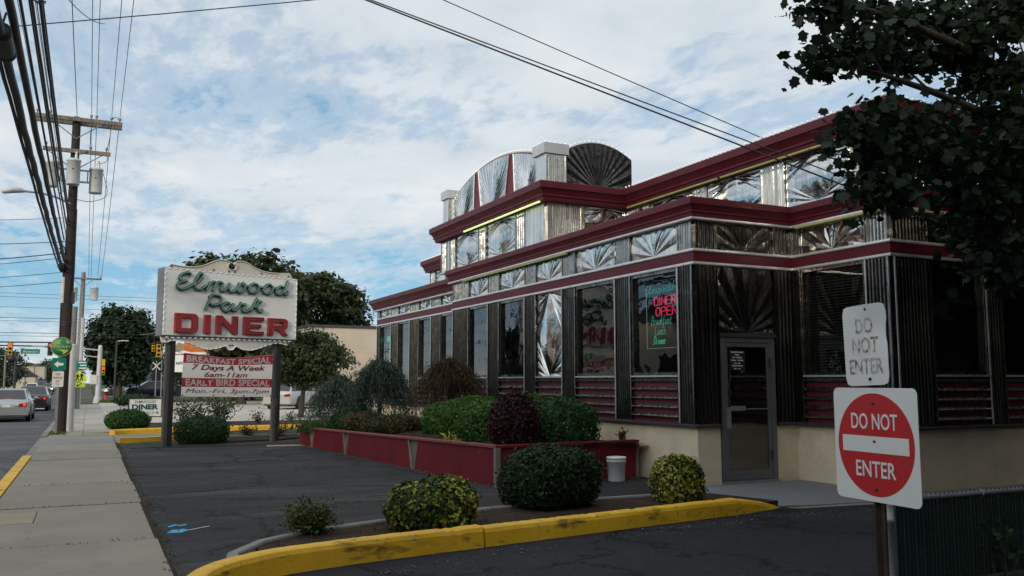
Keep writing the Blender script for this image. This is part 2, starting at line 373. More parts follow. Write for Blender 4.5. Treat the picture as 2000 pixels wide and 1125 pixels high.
# ------------------------------------------------------------------ mesh helpers
class MB:
    """collects shapes; build() links them as ONE mesh object"""
    def __init__(s): s.v = []; s.f = []; s.sm = []
    def add(s, vs, fs, smooth=False):
        o = len(s.v); s.v += [tuple(p) for p in vs]
        for f in fs: s.f.append([i+o for i in f]); s.sm.append(smooth)
        return s
    def box(s, x0, x1, y0, y1, z0, z1):
        if x0 > x1: x0, x1 = x1, x0
        if y0 > y1: y0, y1 = y1, y0
        if z0 > z1: z0, z1 = z1, z0
        return s.add([(x0,y0,z0),(x1,y0,z0),(x1,y1,z0),(x0,y1,z0),(x0,y0,z1),(x1,y0,z1),(x1,y1,z1),(x0,y1,z1)],
              [(0,3,2,1),(4,5,6,7),(0,1,5,4),(1,2,6,5),(2,3,7,6),(3,0,4,7)])
    def prism_xz(s, poly, y0, y1):
        """outline in x,z extruded along y (y0 front, y1 back)"""
        n = len(poly); vs = [(x,y0,z) for x,z in poly]+[(x,y1,z) for x,z in poly]
        a = sum(poly[i][0]*poly[(i+1)%n][1]-poly[(i+1)%n][0]*poly[i][1] for i in range(n))
        fr = list(range(n)); bk = list(range(2*n-1, n-1, -1))
        sd = [(i, i+n, (i+1)%n+n, (i+1)%n) for i in range(n)]
        if a < 0: fr.reverse(); bk.reverse(); sd = [tuple(reversed(q)) for q in sd]
        return s.add(vs, [fr, bk]+sd)
    def prism_xy(s, poly, z0, z1):
        n = len(poly); vs = [(x,y,z0) for x,y in poly]+[(x,y,z1) for x,y in poly]
        a = sum(poly[i][0]*poly[(i+1)%n][1]-poly[(i+1)%n][0]*poly[i][1] for i in range(n))
        top = list(range(n, 2*n)); bot = list(range(n-1, -1, -1)); sd = [(i, (i+1)%n, (i+1)%n+n, i+n) for i in range(n)]
        if a < 0: top.reverse(); bot.reverse(); sd = [tuple(reversed(q)) for q in sd]
        return s.add(vs, [top, bot]+sd)
    def tube(s, pts, r, k=6, cap=True, flat=None):
        """round tube along points; r number or list; flat=(axis vector, factor) squashes it"""
        pts = [Vector(p) for p in pts]; n = len(pts)
        rs = r if isinstance(r, (list, tuple)) else [r]*n
        vs = []; up = None
        for i, p in enumerate(pts):
            t = (pts[min(i+1, n-1)]-pts[max(i-1, 0)])
            t = t.normalized() if t.length > 1e-9 else Vector((0, 0, 1))
            if up is None: up = Vector((0, 0, 1)) if abs(t.z) < .9 else Vector((1, 0, 0))
            a = t.cross(up)
            if a.length < 1e-6: a = t.cross(Vector((0, 1, 0)))
            a.normalize(); b = a.cross(t).normalized(); up = b
            for j in range(k):
                q = 2*math.pi*j/k
                d = a*math.cos(q)*rs[i]+b*math.sin(q)*rs[i]
                if flat: ax, fc = flat; d = d-ax*(d.dot(ax)*(1-fc))
                vs.append(p+d)
        fs = []
        for i in range(n-1):
            for j in range(k):
                fs.append((i*k+j, i*k+(j+1)%k, (i+1)*k+(j+1)%k, (i+1)*k+j))
        s.add(vs, fs, True)
        if cap: s.add(vs[:k], [list(range(k-1, -1, -1))]); s.add(vs[-k:], [list(range(k))])
        return s
    def lathe(s, prof, c=(0,0,0), k=12, axis='z'):
        vs = []
        for r, h in prof:
            for j in range(k):
                q = 2*math.pi*j/k; x, y = r*math.cos(q), r*math.sin(q)
                if axis == 'z': vs.append((c[0]+x, c[1]+y, c[2]+h))
                elif axis == 'y': vs.append((c[0]+x, c[1]+h, c[2]-y))
                else: vs.append((c[0]+h, c[1]+x, c[2]+y))
        fs = []
        for i in range(len(prof)-1):
            for j in range(k): fs.append((i*k+j, i*k+(j+1)%k, (i+1)*k+(j+1)%k, (i+1)*k+j))
        s.add(vs, fs, True)
        if prof[0][0] > 1e-4: s.add(vs[:k], [list(range(k-1, -1, -1))])
        if prof[-1][0] > 1e-4: s.add(vs[-k:], [list(range(k))])
        return s
    def ball(s, c, rx, ry=None, rz=None, k=10, m=7):
        ry = ry or rx; rz = rz or rx
        vs = [(c[0], c[1], c[2]-rz)]
        for i in range(1, m):
            t = math.pi*i/m
            for j in range(k):
                q = 2*math.pi*j/k
                vs.append((c[0]+rx*math.sin(t)*math.cos(q), c[1]+ry*math.sin(t)*math.sin(q), c[2]-rz*math.cos(t)))
        vs.append((c[0], c[1], c[2]+rz)); fs = []
        for j in range(k): fs.append((0, 1+(j+1)%k, 1+j))
        for i in range(m-2):
            for j in range(k): fs.append((1+i*k+j, 1+i*k+(j+1)%k, 1+(i+1)*k+(j+1)%k, 1+(i+1)*k+j))
        e = len(vs)-1; b = 1+(m-2)*k
        for j in range(k): fs.append((b+j, b+(j+1)%k, e))
        return s.add(vs, fs, True)
    def mesh(s, name, mat=None):
        me = bpy.data.meshes.new(name); me.from_pydata(s.v, [], s.f)
        me.polygons.foreach_set('use_smooth', s.sm)
        if mat: me.materials.append(mat)
        me.update(); return me
    def build(s, name, mat, parent=None, loc=(0,0,0), rz=0., rot=None):
        return link(name, s.mesh(name, mat), parent, loc, rz, rot)
def link(name, me, parent=None, loc=(0,0,0), rz=0., rot=None, kind=None):
    o = bpy.data.objects.new(name, me); COL.objects.link(o)
    o.location = loc; o.rotation_euler = rot or (0, 0, rz)
    if parent: o.parent = parent
    if kind: o['kind'] = kind
    return o
def tag(o, label, cat, group=None):
    o['label'] = label; o['category'] = cat
    if group: o['group'] = group
    return o
def thing(name, label, cat, loc=(0,0,0), rz=0., group=None):
    o = bpy.data.objects.new(name, None); COL.objects.link(o); o.empty_display_size = .1
    o.location = loc; o.rotation_euler = (0, 0, rz)
    return tag(o, label, cat, group)
def structure(o): o['kind'] = 'structure'; return o
def stuff(o): o['kind'] = 'stuff'; return o
def copy_tree(o, parent=None):
    c = o.copy(); COL.objects.link(c)
    if parent: c.parent = parent
    for ch in list(o.children): copy_tree(ch, c)
    return c
def npmesh(name, V, F, mat, smooth=False):
    """V (n,3) floats, F (m,k) ints -> mesh"""
    me = bpy.data.meshes.new(name)
    V = np.asarray(V, dtype=np.float32); F = np.asarray(F, dtype=np.int32)
    me.vertices.add(len(V)); me.vertices.foreach_set('co', V.ravel())
    k = F.shape[1]
    me.loops.add(F.size); me.loops.foreach_set('vertex_index', F.ravel())
    me.polygons.add(len(F)); me.polygons.foreach_set('loop_start', np.arange(0, F.size, k, dtype=np.int32))
    me.polygons.foreach_set('loop_total', np.full(len(F), k, dtype=np.int32))
    if smooth: me.polygons.foreach_set('use_smooth', np.ones(len(F), dtype=bool))
    me.materials.append(mat); me.update(calc_edges=True); me.validate()
    return me
LEAF = {
 'oval': (np.array([(-.5, 0), (-.2, -.28), (.25, -.24), (.5, 0), (.25, .24), (-.2, .28)]), ),
 'quad': (np.array([(-.5, -.1), (.1, -.36), (.5, .08), (-.1, .36)]), ),
 'blade': (np.array([(-.5, -.07), (.1, -.10), (.5, 0), (.1, .10)]), ),
 'maple': (np.array([(-.45, 0), (-.40, -.28), (-.16, -.30), (0, -.48), (.14, -.30), (.32, -.28), (.34, -.13), (.55, 0), (.34, .13), (.32, .28), (.14, .30), (0, .48), (-.16, .30), (-.40, .28)]), ),
}
def leaf_mesh(name, C, size, mat, shape='oval', rng=None, normals=None, nj=.6, dirs=None, bend=.12):
    """one mesh of leaf faces at centres C; sizes vary; normals jittered round `normals` (default random)"""
    rng = rng or np.random.default_rng(1)
    n = len(C); C = np.asarray(C)
    if normals is None: Nn = rng.normal(size=(n, 3)); Nn[:, 2] += .5
    else: Nn = np.asarray(normals)+rng.normal(size=(n, 3))*nj
    Nn /= np.linalg.norm(Nn, axis=1, keepdims=True)+1e-9
    D = rng.normal(size=(n, 3)) if dirs is None else np.asarray(dirs)+rng.normal(size=(n, 3))*.25
    D -= Nn*np.sum(D*Nn, axis=1, keepdims=True); D /= np.linalg.norm(D, axis=1, keepdims=True)+1e-9
    B = np.cross(Nn, D)
    S = size*(.5+.95*rng.random(n))
    P = LEAF[shape][0]; k = len(P)
    V = C[:, None, :]+(D[:, None, :]*P[None, :, 0:1]+B[:, None, :]*P[None, :, 1:2]+Nn[:, None, :]*(-bend*np.abs(P[None, :, 1:2])*2+bend*.3))*S[:, None, None]
    F = np.arange(n*k).reshape(n, k)
    return npmesh(name, V.reshape(-1, 3), F, mat)
def superell(n, rx, ry, rz, e, rng, zmin=-1.):
    """points and normals on a superellipsoid surface; zmin in unit z cuts the bottom"""
    P = []; tot = 0
    while tot < n:
        d = rng.normal(size=(n*2, 3)); d /= np.linalg.norm(d, axis=1, keepdims=True)
        r = (np.abs(d[:, 0])**e+np.abs(d[:, 1])**e+np.abs(d[:, 2])**e)**(-1/e)
        p = d*r[:, None]; p = p[p[:, 2] >= zmin]; P.append(p); tot += len(p)
    p = np.concatenate(P)[:n]
    nn = np.sign(p)*np.abs(p)**(e-1)/np.array([rx, ry, rz]); nn /= np.linalg.norm(nn, axis=1, keepdims=True)+1e-9
    return p*np.array([rx, ry, rz]), nn
def lump(P, seed, amp, f=3.):
    """smooth pseudo-noise per point"""
    r = np.random.default_rng(seed); s = np.zeros(len(P))
    for i in range(7):
        w = r.normal(size=3)*f*(.6+.3*i); s += np.sin(P@w+r.random()*6.28)/(1+.35*i)
    return s*amp/2.2
def shrub(name, label, loc, rx, ry, h, mat, leaf, nleaf, e=2.6, seed=1, shape='oval', group=None, cat='shrub', lumps=.06, zmin=-.75, core=True, extra=None, nj=.6, depth=.12, twigs=True):
    """clipped or rounded shrub: > foliage (> none), branch core"""
    rng = np.random.default_rng(seed)
    rz = h/(1-zmin); zc = -zmin*rz
    t = thing(name, label, cat, loc, rng.random()*.4, group)
    P, nn = superell(nleaf, rx, ry, rz, e, rng, zmin)
    sc = 1+lump(P/max(rx, ry), seed, lumps)-depth*rng.random(nleaf)**2
    P = P*sc[:, None]; P[:, 2] += zc
    k_ = max(30, nleaf//16); Q0, q0 = superell(k_, rx, ry, rz, e, rng, max(zmin, -.3))
    Q0 = Q0*(1+lump(Q0/max(rx, ry), seed, lumps)+.13*rng.random(k_)**2)[:, None]; Q0[:, 2] += zc
    P = np.concatenate([P, Q0]); nn = np.concatenate([nn, q0])
    link('foliage', leaf_mesh('foliage', P, leaf, mat, shape, rng, nn, nj), t)
    if extra:
        m2, n2, frac = extra
        Q, q = superell(n2, rx*1.01, ry*1.01, rz*1.01, e, rng, zmin)
        g = lump(Q/max(rx, ry), seed+9, 1., 4.)
        keep = g > np.quantile(g, 1-frac); Q = Q[keep]; q = q[keep]
        Q = Q*(1+lump(Q/max(rx, ry), seed, lumps))[:, None]; Q[:, 2] += zc
        link('variegated_foliage', leaf_mesh('variegated_foliage', Q, leaf*.95, m2, shape, rng, q, nj), t)
    if core:
        P2, n2 = superell(nleaf//2, rx*.86, ry*.86, rz*.86, e, rng, zmin)
        P2 = P2*(1+lump(P2/max(rx, ry), seed, lumps))[:, None]; P2[:, 2] += zc
        link('inner_foliage', leaf_mesh('inner_foliage', P2, leaf*1.7, mat, 'quad', rng, n2, .5), t)
    b = MB()
    for i in range(9):
        a = rng.random()*6.28; q = .55+.3*rng.random()
        b.tube([(0, 0, -.02), (rx*.3*math.cos(a), ry*.3*math.sin(a), h*.3), (rx*q*math.cos(a), ry*q*math.sin(a), h*(.6+.25*rng.random()))], [.02, .012, .004], 5)
    b.build('branch', M['stem'], t)
    return t
def openshrub(name, label, loc, r, h, mat, leaf, nleaf, seed, nst=16, shape='oval', group=None, spread=1., cat='shrub', stemr=.006, droop=0.):
    """loose shrub of many thin stems with leaves along them"""
    rng = np.random.default_rng(seed); t = thing(name, label, cat, loc, 0., group)
    b = MB(); C = []; D = []
    for i in range(nst):
        a = rng.random()*6.28; q = rng.random()**.6*spread; hh = h*(.55+.45*rng.random())*(1-.3*q)
        p0 = Vector((.04*rng.normal(), .04*rng.normal(), 0)); p2 = Vector((r*q*math.cos(a), r*q*math.sin(a), hh-droop*q*h))
        p1 = Vector((p2.x*.4, p2.y*.4, hh*.6))
        pts = [p0*(1-u)**2+p1*2*u*(1-u)+p2*u*u for u in np.linspace(0, 1, 6)]
        b.tube(pts, [stemr*(1-.75*u) for u in np.linspace(0, 1, 6)], 4)
        for j in range(nleaf//nst):
            u = .25+.75*rng.random(); p = p0*(1-u)**2+p1*2*u*(1-u)+p2*u*u
            s = .10*r+.16*r*u
            C.append(tuple(p+Vector(rng.normal(size=3)*s))); D.append(tuple((p2-p0).normalized()+Vector((math.cos(a), math.sin(a), 0))*.5))
    b.build('stem', M['stem'], t)
    C = np.array(C); C[:, 2] = np.abs(C[:, 2])
    link('foliage', leaf_mesh('foliage', C, leaf, mat, shape, rng, None, .5, np.array(D)), t)
    return t
def tree(name, label, loc, th, cc, cr, nleaf, leaf, mat, seed, tr=.16, nclump=60, shape='quad', group=None, bark='bark', limbs=9, cat='tree', hollow=.35, flat=1., clr=.22, split=0.):
    """tapered trunk with limbs to clumps of leaves spread through the crown's volume"""
    rng = np.random.default_rng(seed); t = thing(name, label, cat, loc, 0., group)
    b = MB(); cc = np.array(cc, float); cr = np.array(cr, float)
    d = rng.normal(size=(nclump, 3)); d /= np.linalg.norm(d, axis=1, keepdims=True)
    rad = hollow+(1-hollow)*rng.random(nclump)**.5
    K = cc+d*rad[:, None]*cr
    K[:, 2] = np.maximum(K[:, 2], cc[2]-cr[2]*.9)
    base = Vector((0, 0, 0)); top = Vector((cc[0]*.6, cc[1]*.6, cc[2]+cr[2]*.25))
    mid = Vector((cc[0]*.15+.05, cc[1]*.15, th))
    b.tube([base, base.lerp(mid, .12), base.lerp(mid, .6), mid, mid.lerp(top, .5), top], [tr*1.35, tr, tr*.85, tr*.75, tr*.4, tr*.08], 8)
    for i in range(limbs):
        k = Vector(K[i]); s = mid.lerp(top, .0+.75*rng.random()*(1-split)); m2 = s.lerp(k, .5)+Vector((0, 0, .08*cr[2]))
        b.tube([s, s.lerp(m2, .5)+Vector(rng.normal(size=3)*.04*cr[2]), m2, k], [tr*.42, tr*.32, tr*.22, tr*.06], 6)
    b.build('trunk', M[bark], t)
    w = rng.random(nclump)+.4; idx = rng.choice(nclump, nleaf, p=w/w.sum())
    cs = clr*(.6+.8*rng.random(nclump))
    off = np.clip(rng.normal(size=(nleaf, 3)), -1.6, 1.6)*cs[idx][:, None]*cr*np.array([1, 1, .75*flat])
    C = K[idx]+off
    nn = off/(np.linalg.norm(off, axis=1, keepdims=True)+1e-9)+np.array([0, 0, .6])
    link('crown', leaf_mesh('crown', C, leaf, mat, shape, rng, nn, .5), t)
    return t
_font = None
def text(name, body, mat, parent, loc, h, a=0., width=None, depth=.003, bold=0., shear=0., align='CENTER', sp=1., flat=False, local_rot=None):
    """lettering as a mesh, standing in the x,z plane and read from -y; h is the capital height; width stretches it"""
    cu = bpy.data.curves.new(name, 'FONT'); cu.body = body; cu.size = 1.; cu.extrude = depth/2/h*.7
    cu.offset = bold; cu.shear = shear; cu.align_x = align; cu.align_y = 'CENTER'; cu.space_character = sp
    cu.resolution_u = 3; cu.space_line = .92
    to = bpy.data.objects.new(name, cu); COL.objects.link(to)
    dg = bpy.context.evaluated_depsgraph_get(); me = bpy.data.meshes.new_from_object(to.evaluated_get(dg))
    bpy.data.objects.remove(to); bpy.data.curves.remove(cu)
    me.name = name; me.materials.clear(); me.materials.append(mat)
    xs = [v.co.x for v in me.vertices]; ys = [v.co.y for v in me.vertices]
    if not xs: return None
    nl = body.count('\n')+1
    w = max(xs)-min(xs); hh = max(ys)-min(ys)
    sy = h/.70
    sx = sy if width is None else width/w
    cx = (max(xs)+min(xs))/2 if align == 'CENTER' else min(xs); cy = (max(ys)+min(ys))/2
    for v in me.vertices: v.co = ((v.co.x-cx)*sx, (v.co.y-cy)*sy, v.co.z*sy)
    return link(name, me, parent, loc, rot=(math.pi/2, 0, a))
def cr_spline(pts, n=5):
    """Catmull-Rom through 2-D points"""
    P = [pts[0]]+list(pts)+[pts[-1]]; out = []
    for i in range(1, len(P)-2):
        p0, p1, p2, p3 = [np.array(q, float) for q in P[i-1:i+3]]
        for u in np.linspace(0, 1, n, endpoint=False):
            out.append(.5*((2*p1)+(-p0+p2)*u+(2*p0-5*p1+4*p2-p3)*u*u+(-p0+3*p1-3*p2+p3)*u**3))
    out.append(np.array(P[-2], float)); return out
def sheet(name, poly, z, mat, label=None):
    """flat ground sheet with a little thickness below"""
    return structure(MB().prism_xy(poly, z-.03, z).build(name, mat))

# ------------------------------------------------------------------ ground
RZ = -.18     # road surface level
structure(MB().box(-600, 600, -200, 900, -.6, -.26).build('ground', M['land']))
sheet('road', [(-14, -60), (-1.15, -60), (-1.15, 900), (-14, 900)], RZ, M['road'])
sheet('cross_road', [(-300, 70), (-14.02, 70), (-14.02, 80), (-300, 80)], RZ+.004, M['road'])
structure(MB().prism_xy([(-30, -60), (-14.2, -60), (-14.2, 68), (-30, 68)], -.2, -.03).build('opposite_pavement', M['slab2']))
structure(MB().prism_xy([(-200, -60), (-30, -60), (-30, 400), (-200, 400)], -.25, -.02).build('opposite_verge', M['grassy']))
for i, x0 in enumerate((-3.0, -4.1, -5.2, -6.3, -7.4)):
    structure(MB().box(x0, x0+.5, 62, 65, RZ-.01, RZ+.006).build('crosswalk_stripe', M['oldwhite']))
structure(MB().box(-7.75, -7.63, -60, 60, RZ-.01, RZ+.006).build('centre_line', M['yellow']))
# lot, lane, far lots
sheet('parking_lot', [(.66, 5.0), (12, 5.0), (12, 24.6), (.66, 24.6)], 0., M['lot'])
sheet('driveway_lane', [(-.9, -20), (30, -20), (30, 8.25), (7.75, 8.42), (6.96, 8.21), (3.4, 7.68), (1.55, 7.35), (.95, 6.95), (.70, 6.3), (.7, -.1), (-.9, -.1)], .004, M['lane'])
sheet('exit_lane', [(2.2, 24.6), (12, 24.6), (12, 29.0), (2.2, 29.0)], -.002, M['lot'])
sheet('far_lot', [(.72, 33.6), (40, 33.6), (40, 70), (.72, 70)], .0, M['lotc'])
sheet('far_verge', [(.72, 70), (120, 70), (120, 92), (.72, 92)], .01, M['grassy'])
sheet('far_side_road', [(.72, 92), (120, 92), (120, 104), (.72, 104)], .0, M['road'])
sheet('far_field', [(.72, 104), (200, 104), (200, 400), (.72, 400)], .02, M['grassy'])
# oil-dark and repaired patches on the lot
structure(MB().prism_xy([(3.9, 21.6), (5.0, 21.4), (5.05, 21.95), (4.0, 22.1)], -.02, .004).build('concrete_patch', M['tan']))
mk = MB()
mk.prism_xy([(.78, 9.75), (.98, 9.72), (1.10, 9.88), (1.04, 10.0), (.86, 9.96)], -.02, .005)
mk.prism_xy([(.86, 10.22), (.96, 10.34), (1.03, 10.27), (1.12, 10.34), (1.10, 10.40), (1.02, 10.34), (.95, 10.42), (.84, 10.28)], -.02, .005)
mk.v = [(.80+(x-.80)*.72, 9.85+(y-9.85)*.8, z) for x, y, z in mk.v]
structure(mk.build('blue_utility_mark', M['bluepaint']))
structure(MB().prism_xy([(1.01, 9.885), (1.015, 9.87), (1.24, 10.05), (1.235, 10.065)], -.02, .005).build('white_paint_line', M['oldwhite']))
# sidewalk: slabs with recessed joints
sw = structure(MB().box(-1.0, .70, -1, 24.4, -.3, -.03).build('sidewalk', M['soil']))
js = [2.9, 5.2, 7.35, 9.5, 12.4, 15.0, 17.4, 19.7, 22.2, 24.4]
for a, b_ in zip(js, js[1:]):
    m_ = MB(); g_ = .017
    tilt = random.uniform(-.004, .004)
    if abs(a-9.5) < .01:       # slab with the tan square let into it
        m_.prism_xy([(-.985, a+g_), (.68, a+g_), (.68, b_-g_), (-.985, b_-g_), (-.985, 12.05), (-.48, 12.05), (-.48, 11.1), (-.985, 11.1)], -.1, .004+tilt)
    else: m_.box(-.985, .68, a+g_, b_-g_, -.1, .004+tilt)
    m_.build('slab', M['slab'], sw)
MB().box(-.98, -.49, 11.11, 12.04, -.1, .002).build('tan_slab', M['tan'], sw)
ap = structure(MB().box(-1.0, 2.2, 24.4, 28.1, -.3, -.03).build('driveway_apron', M['soil']))
MB().prism_xy([(-1., 24.42), (.68, 24.42), (.68, 28.08), (-1., 28.08)], -.1, -.006).build('slab', M['apron'], ap)
MB().prism_xy([(.70, 24.42), (2.2, 24.8), (2.2, 28.6), (.70, 28.08)], -.1, -.004).build('slab', M['apron'], ap)
sf = structure(MB().box(-1.0, .74, 28.1, 70, -.3, -.03).build('far_sidewalk', M['soil']))
y = 28.1; k = 0
while y < 66:
    w_ = 1.9
    for (xa, xb) in ((-.98, -.1), (-.09, .72)):
        MB().box(xa, xb, y+.02, y+w_-.02, -.1, .003).build('slab', M['slab2'] if k > 0 else M['slab'], sf)
    y += w_; k += 1
# street kerb: stones
kb = structure(MB().box(-1.16, -1.0, -2, 70, -.3, -.06).build('street_kerb', M['soil']))
y = 3.
while y < 69:
    yel = 8 < y < 20.3; low = 20.6 < y < 27.4
    zt = .015 if not low else -.035
    if y > 27: ym = 'slab2'
    MB().box(-1.17, -1.005, y+.01, y+1.79, -.29, zt).build('kerb_stone', M['yellow'] if yel else M['stonekerb'], kb)
    y += 1.8
# dirt and weeds along the sidewalk edge
def strip_blades(name, x0, x1, y0, y1, n, seed, size=.05, z=0.02, mat='grass'):
    rng = np.random.default_rng(seed)
    C = np.stack([x0+(x1-x0)*rng.random(n), y0+(y1-y0)*rng.random(n), z+.02*rng.random(n)], 1)
    return stuff(link(name, leaf_mesh(name, C, size, L[mat], 'blade', rng, rng.normal(size=(n, 3))*[1, 1, .2], .2, np.tile([0, 0, 1.], (n, 1))+rng.normal(size=(n, 3))*.6)))
structure(MB().prism_xy([(.66, 6.0), (.72, 7.5), (.70, 8.6), (.74, 10), (.71, 11), (.76, 12), (.70, 13.4), (.72, 15), (.69, 17), (.73, 19), (.69, 21), (.71, 24), (.66, 24.4)], -.02, .003).build('dirt_edge', M['soil']))
strip_blades('edge_weeds', .66, .78, 7.2, 24, 420, 3, .045, .01, 'wispy')
def grit(name, pts, n, spread, seed, mat, smin, smax, z=.006):
    rng = np.random.default_rng(seed); m = MB(); P = [Vector(p) for p in pts]
    for i in range(n):
        k = rng.integers(0, len(P)-1); p = P[k].lerp(P[k+1], rng.random()); s_ = smin+(smax-smin)*rng.random()**3
        m.ball((p.x+rng.normal()*spread, p.y+rng.normal()*spread, z+s_*.4), s_, s_*.8, s_*.6, 5, 3)
    return stuff(m.build(name, M[mat]))
grit('grit', [(.80, 7.2), (.80, 24)], 420, .08, 61, 'stone', .004, .016)
grit('lot_pebbles', [(1.2, 9.5), (4, 12), (2, 18), (4.5, 20)], 260, 1.1, 62, 'stone', .004, .012)
grit('lane_pebbles', [(2, 6.9), (4, 7.4), (7, 7.9), (9, 7.6)], 260, .10, 63, 'stone', .004, .014, .010)
grit('planter_foot_grit', [(5.38, 11.75), (4.68, 21.9)], 420, .045, 64, 'stone', .004, .014)
grit('planter_side_grit', [(5.5, 11.74), (8.1, 12.0)], 160, .04, 65, 'stone', .004, .012)
for jx, jy in ((9.5, 71), (12.4, 72), (15.0, 73), (7.35, 74), (5.2, 75)):
    strip_blades('joint_weeds', -.9, .62, jx-.012, jx+.012, 34, jy, .035, .0, 'wispy')
strip_blades('planter_foot_weeds', 4.72, 5.40, 11.8, 11.95, 10, 76, .05, .01, 'wispy')
strip_blades('kerb_weeds', -1.0, -.55, 28.6, 30.4, 500, 4, .07, .02, 'wispy')
strip_blades('verge_weeds', .75, 4.5, 70, 76, 900, 5, .25, .05, 'grass')

# ------------------------------------------------------------------ kerbed planting island in front
isl_front = [(.62, 6.1), (.79, 6.56), (.95, 6.88), (1.20, 7.13), (1.55, 7.31), (2.36, 7.50), (3.40, 7.66), (5.2, 7.95), (6.96, 8.22), (7.75, 8.42)]
isl_back = [(7.45, 9.42), (6.6, 9.5), (5.66, 9.52), (4.2, 9.36), (2.81, 9.02), (1.95, 8.72), (1.35, 8.30), (1.05, 7.6)]
structure(MB().prism_xy([(x, y+.05) for x, y in isl_front[4:]]+isl_back[:-1], -.05, .085).build('island_soil', M['soil']))
def kerb_run(parent, name, pts, w, z0, z1, mat, round_=.045, zend=None, rough=False):
    """kerb along pts; left side is the planted side; rounded top edge"""
    m = MB(); P = [Vector((x, y)) for x, y in pts]; rings = []
    if rough:
        Q = []
        for a, b in zip(P, P[1:]):
            k = max(1, int((b-a).length/.045)); Q += [a.lerp(b, j/k) for j in range(k)]
        P = Q+[P[-1]]
    n = len(P); rr = random.Random(n)
    jit = [(rr.gauss(0, .0012), rr.gauss(0, .0012)-(.010*rr.random() if rr.random() < .06 else 0)) for _ in P] if rough else [(0, 0)]*n
    for i, p in enumerate(P):
        t = (P[min(i+1, n-1)]-P[max(i-1, 0)]).normalized(); nn = Vector((-t.y, t.x))
        zt = z1 if zend is None else z1+(zend-z1)*(i/(n-1))**1.5
        p = p+nn*jit[i][0]; zt += jit[i][1]; a, b = p, p+nn*w
        rings.append([(a.x-nn.x*.02, a.y-nn.y*.02, z0), (a.x, a.y, max(z0, zt-round_)), (a.x+nn.x*round_*.4, a.y+nn.y*round_*.4, zt-round_*.25), (a.x+nn.x*round_, a.y+nn.y*round_, zt), (b.x-nn.x*.01, b.y-nn.y*.01, zt), (b.x, b.y, zt-.015), (b.x, b.y, z0)])
    k = 7; vs = [q for r in rings for q in r]
    fs = [(i*k+j, (i+1)*k+j, (i+1)*k+(j+1)%k, i*k+(j+1)%k) for i in range(n-1) for j in range(k)]
    m.add(vs, [tuple(reversed(f)) for f in fs]); m.add(rings[0], [list(range(k))]); m.add(rings[-1], [list(range(k-1, -1, -1))])
    return m.build(name, M[mat], parent)
def dense(pts, n=6): return [tuple(q) for q in cr_spline(pts, n)]
yk = structure(MB().prism_xy([(x+.02, y+.04) for x, y in isl_front]+[(7.6, 8.5), (3.4, 7.78), (1.5, 7.42), (.9, 7.0)], -.08, .02).build('yellow_kerb', M['stonekerb']))
kerb_run(yk, 'kerb_stone', dense(isl_front[:7]), .15, -.02, .195, 'yellow', rough=True)
kerb_run(yk, 'kerb_stone', [(3.425, 7.668), (4.3, 7.81), (5.2, 7.95), (6.1, 8.09), (6.92, 8.21)], .15, -.02, .18, 'yellow', rough=True)
kerb_run(yk, 'kerb_stone', [(6.95, 8.218), (7.1, 8.25), (7.25, 8.29), (7.4, 8.33), (7.6, 8.38), (7.78, 8.43)], .15, -.02, .165, 'yellow', zend=.0, rough=True)
bk = structure(MB().prism_xy([(1.5, 8.34), (2.8, 8.98), (5.6, 9.48), (5.6, 9.45), (2.8, 8.93), (1.5, 8.28)], -.05, .01).build('island_edging', M['stonekerb']))
for seg in ([(1.02, 7.35), (1.12, 7.85), (1.45, 8.35), (1.95, 8.72)], [(1.98, 8.735), (2.4, 8.87), (2.81, 9.02)], [(2.84, 9.03), (3.6, 9.21), (4.2, 9.36)], [(4.23, 9.365), (4.9, 9.45), (5.66, 9.52)], [(5.69, 9.52), (6.3, 9.51), (6.9, 9.47)]):
    kerb_run(bk, 'edging_stone', [(x, y) for x, y in reversed(seg)], .10, -.02, .115, 'stonekerb', .015)
strip_blades('island_litter', 1.3, 6.9, 7.7, 8.7, 260, 6, .05, .085, 'dead')
wk = structure(MB().prism_xy([(8.2, 8.42), (7.7, 8.55), (7.35, 9.5), (8.23, 10.6), (10.2, 10.6), (10.2, 8.70), (18, 8.70), (18, 7.75), (10.3, 8.12)], -.05, .008).build("entry_walk", M["walk"]))
structure(MB().prism_xy([(7.8, 8.36), (10.4, 8.10), (18, 7.70), (18, 7.5), (10.4, 7.92), (7.9, 8.24)], -.05, .012).build('walk_edge', M['stonekerb']))
# ramps into the exit lane by the sign
k2 = structure(MB().box(.9, 2.3, 24.42, 24.5, -.1, -.01).build('yellow_lane_kerb', M['stonekerb']))
kerb_run(k2, 'kerb_stone', [(.74, 24.36), (1.1, 24.42), (1.5, 24.52), (1.9, 24.66), (2.25, 24.82)], -.16, -.05, .13, 'yellow')
k3 = structure(MB().box(2.3, 6.2, 25.0, 25.05, -.1, -.01).build('stone_lane_kerb', M['stonekerb']))
for i in range(4):
    x = 2.28+i*1.0
    kerb_run(k3, 'kerb_stone', [(x, 24.84+.05*i), (x+.97, 24.89+.05*i)], -.16, -.05, .09, 'stonekerb')
k4 = structure(MB().box(.9, 7, 29.1, 29.15, -.1, -.01).build('yellow_bed_kerb', M['stonekerb']))
kerb_run(k4, 'kerb_stone', dense([(.74, 28.2), (.95, 28.5), (1.4, 28.75), (2.1, 28.95)], 4), .16, -.05, .14, 'yellow')
for i in range(5):
    x = 2.12+i*1.4
    kerb_run(k4, 'kerb_stone', [(x, 28.96+.02*i), (x+1.36, 28.98+.02*i)], .16, -.05, .15, 'yellow')
structure(MB().prism_xy([(.76, 28.6), (2.1, 29.05), (9.2, 29.15), (12, 29.2), (12, 33.6), (.76, 33.6)], -.05, .10).build('planting_bed', M['mulch']))
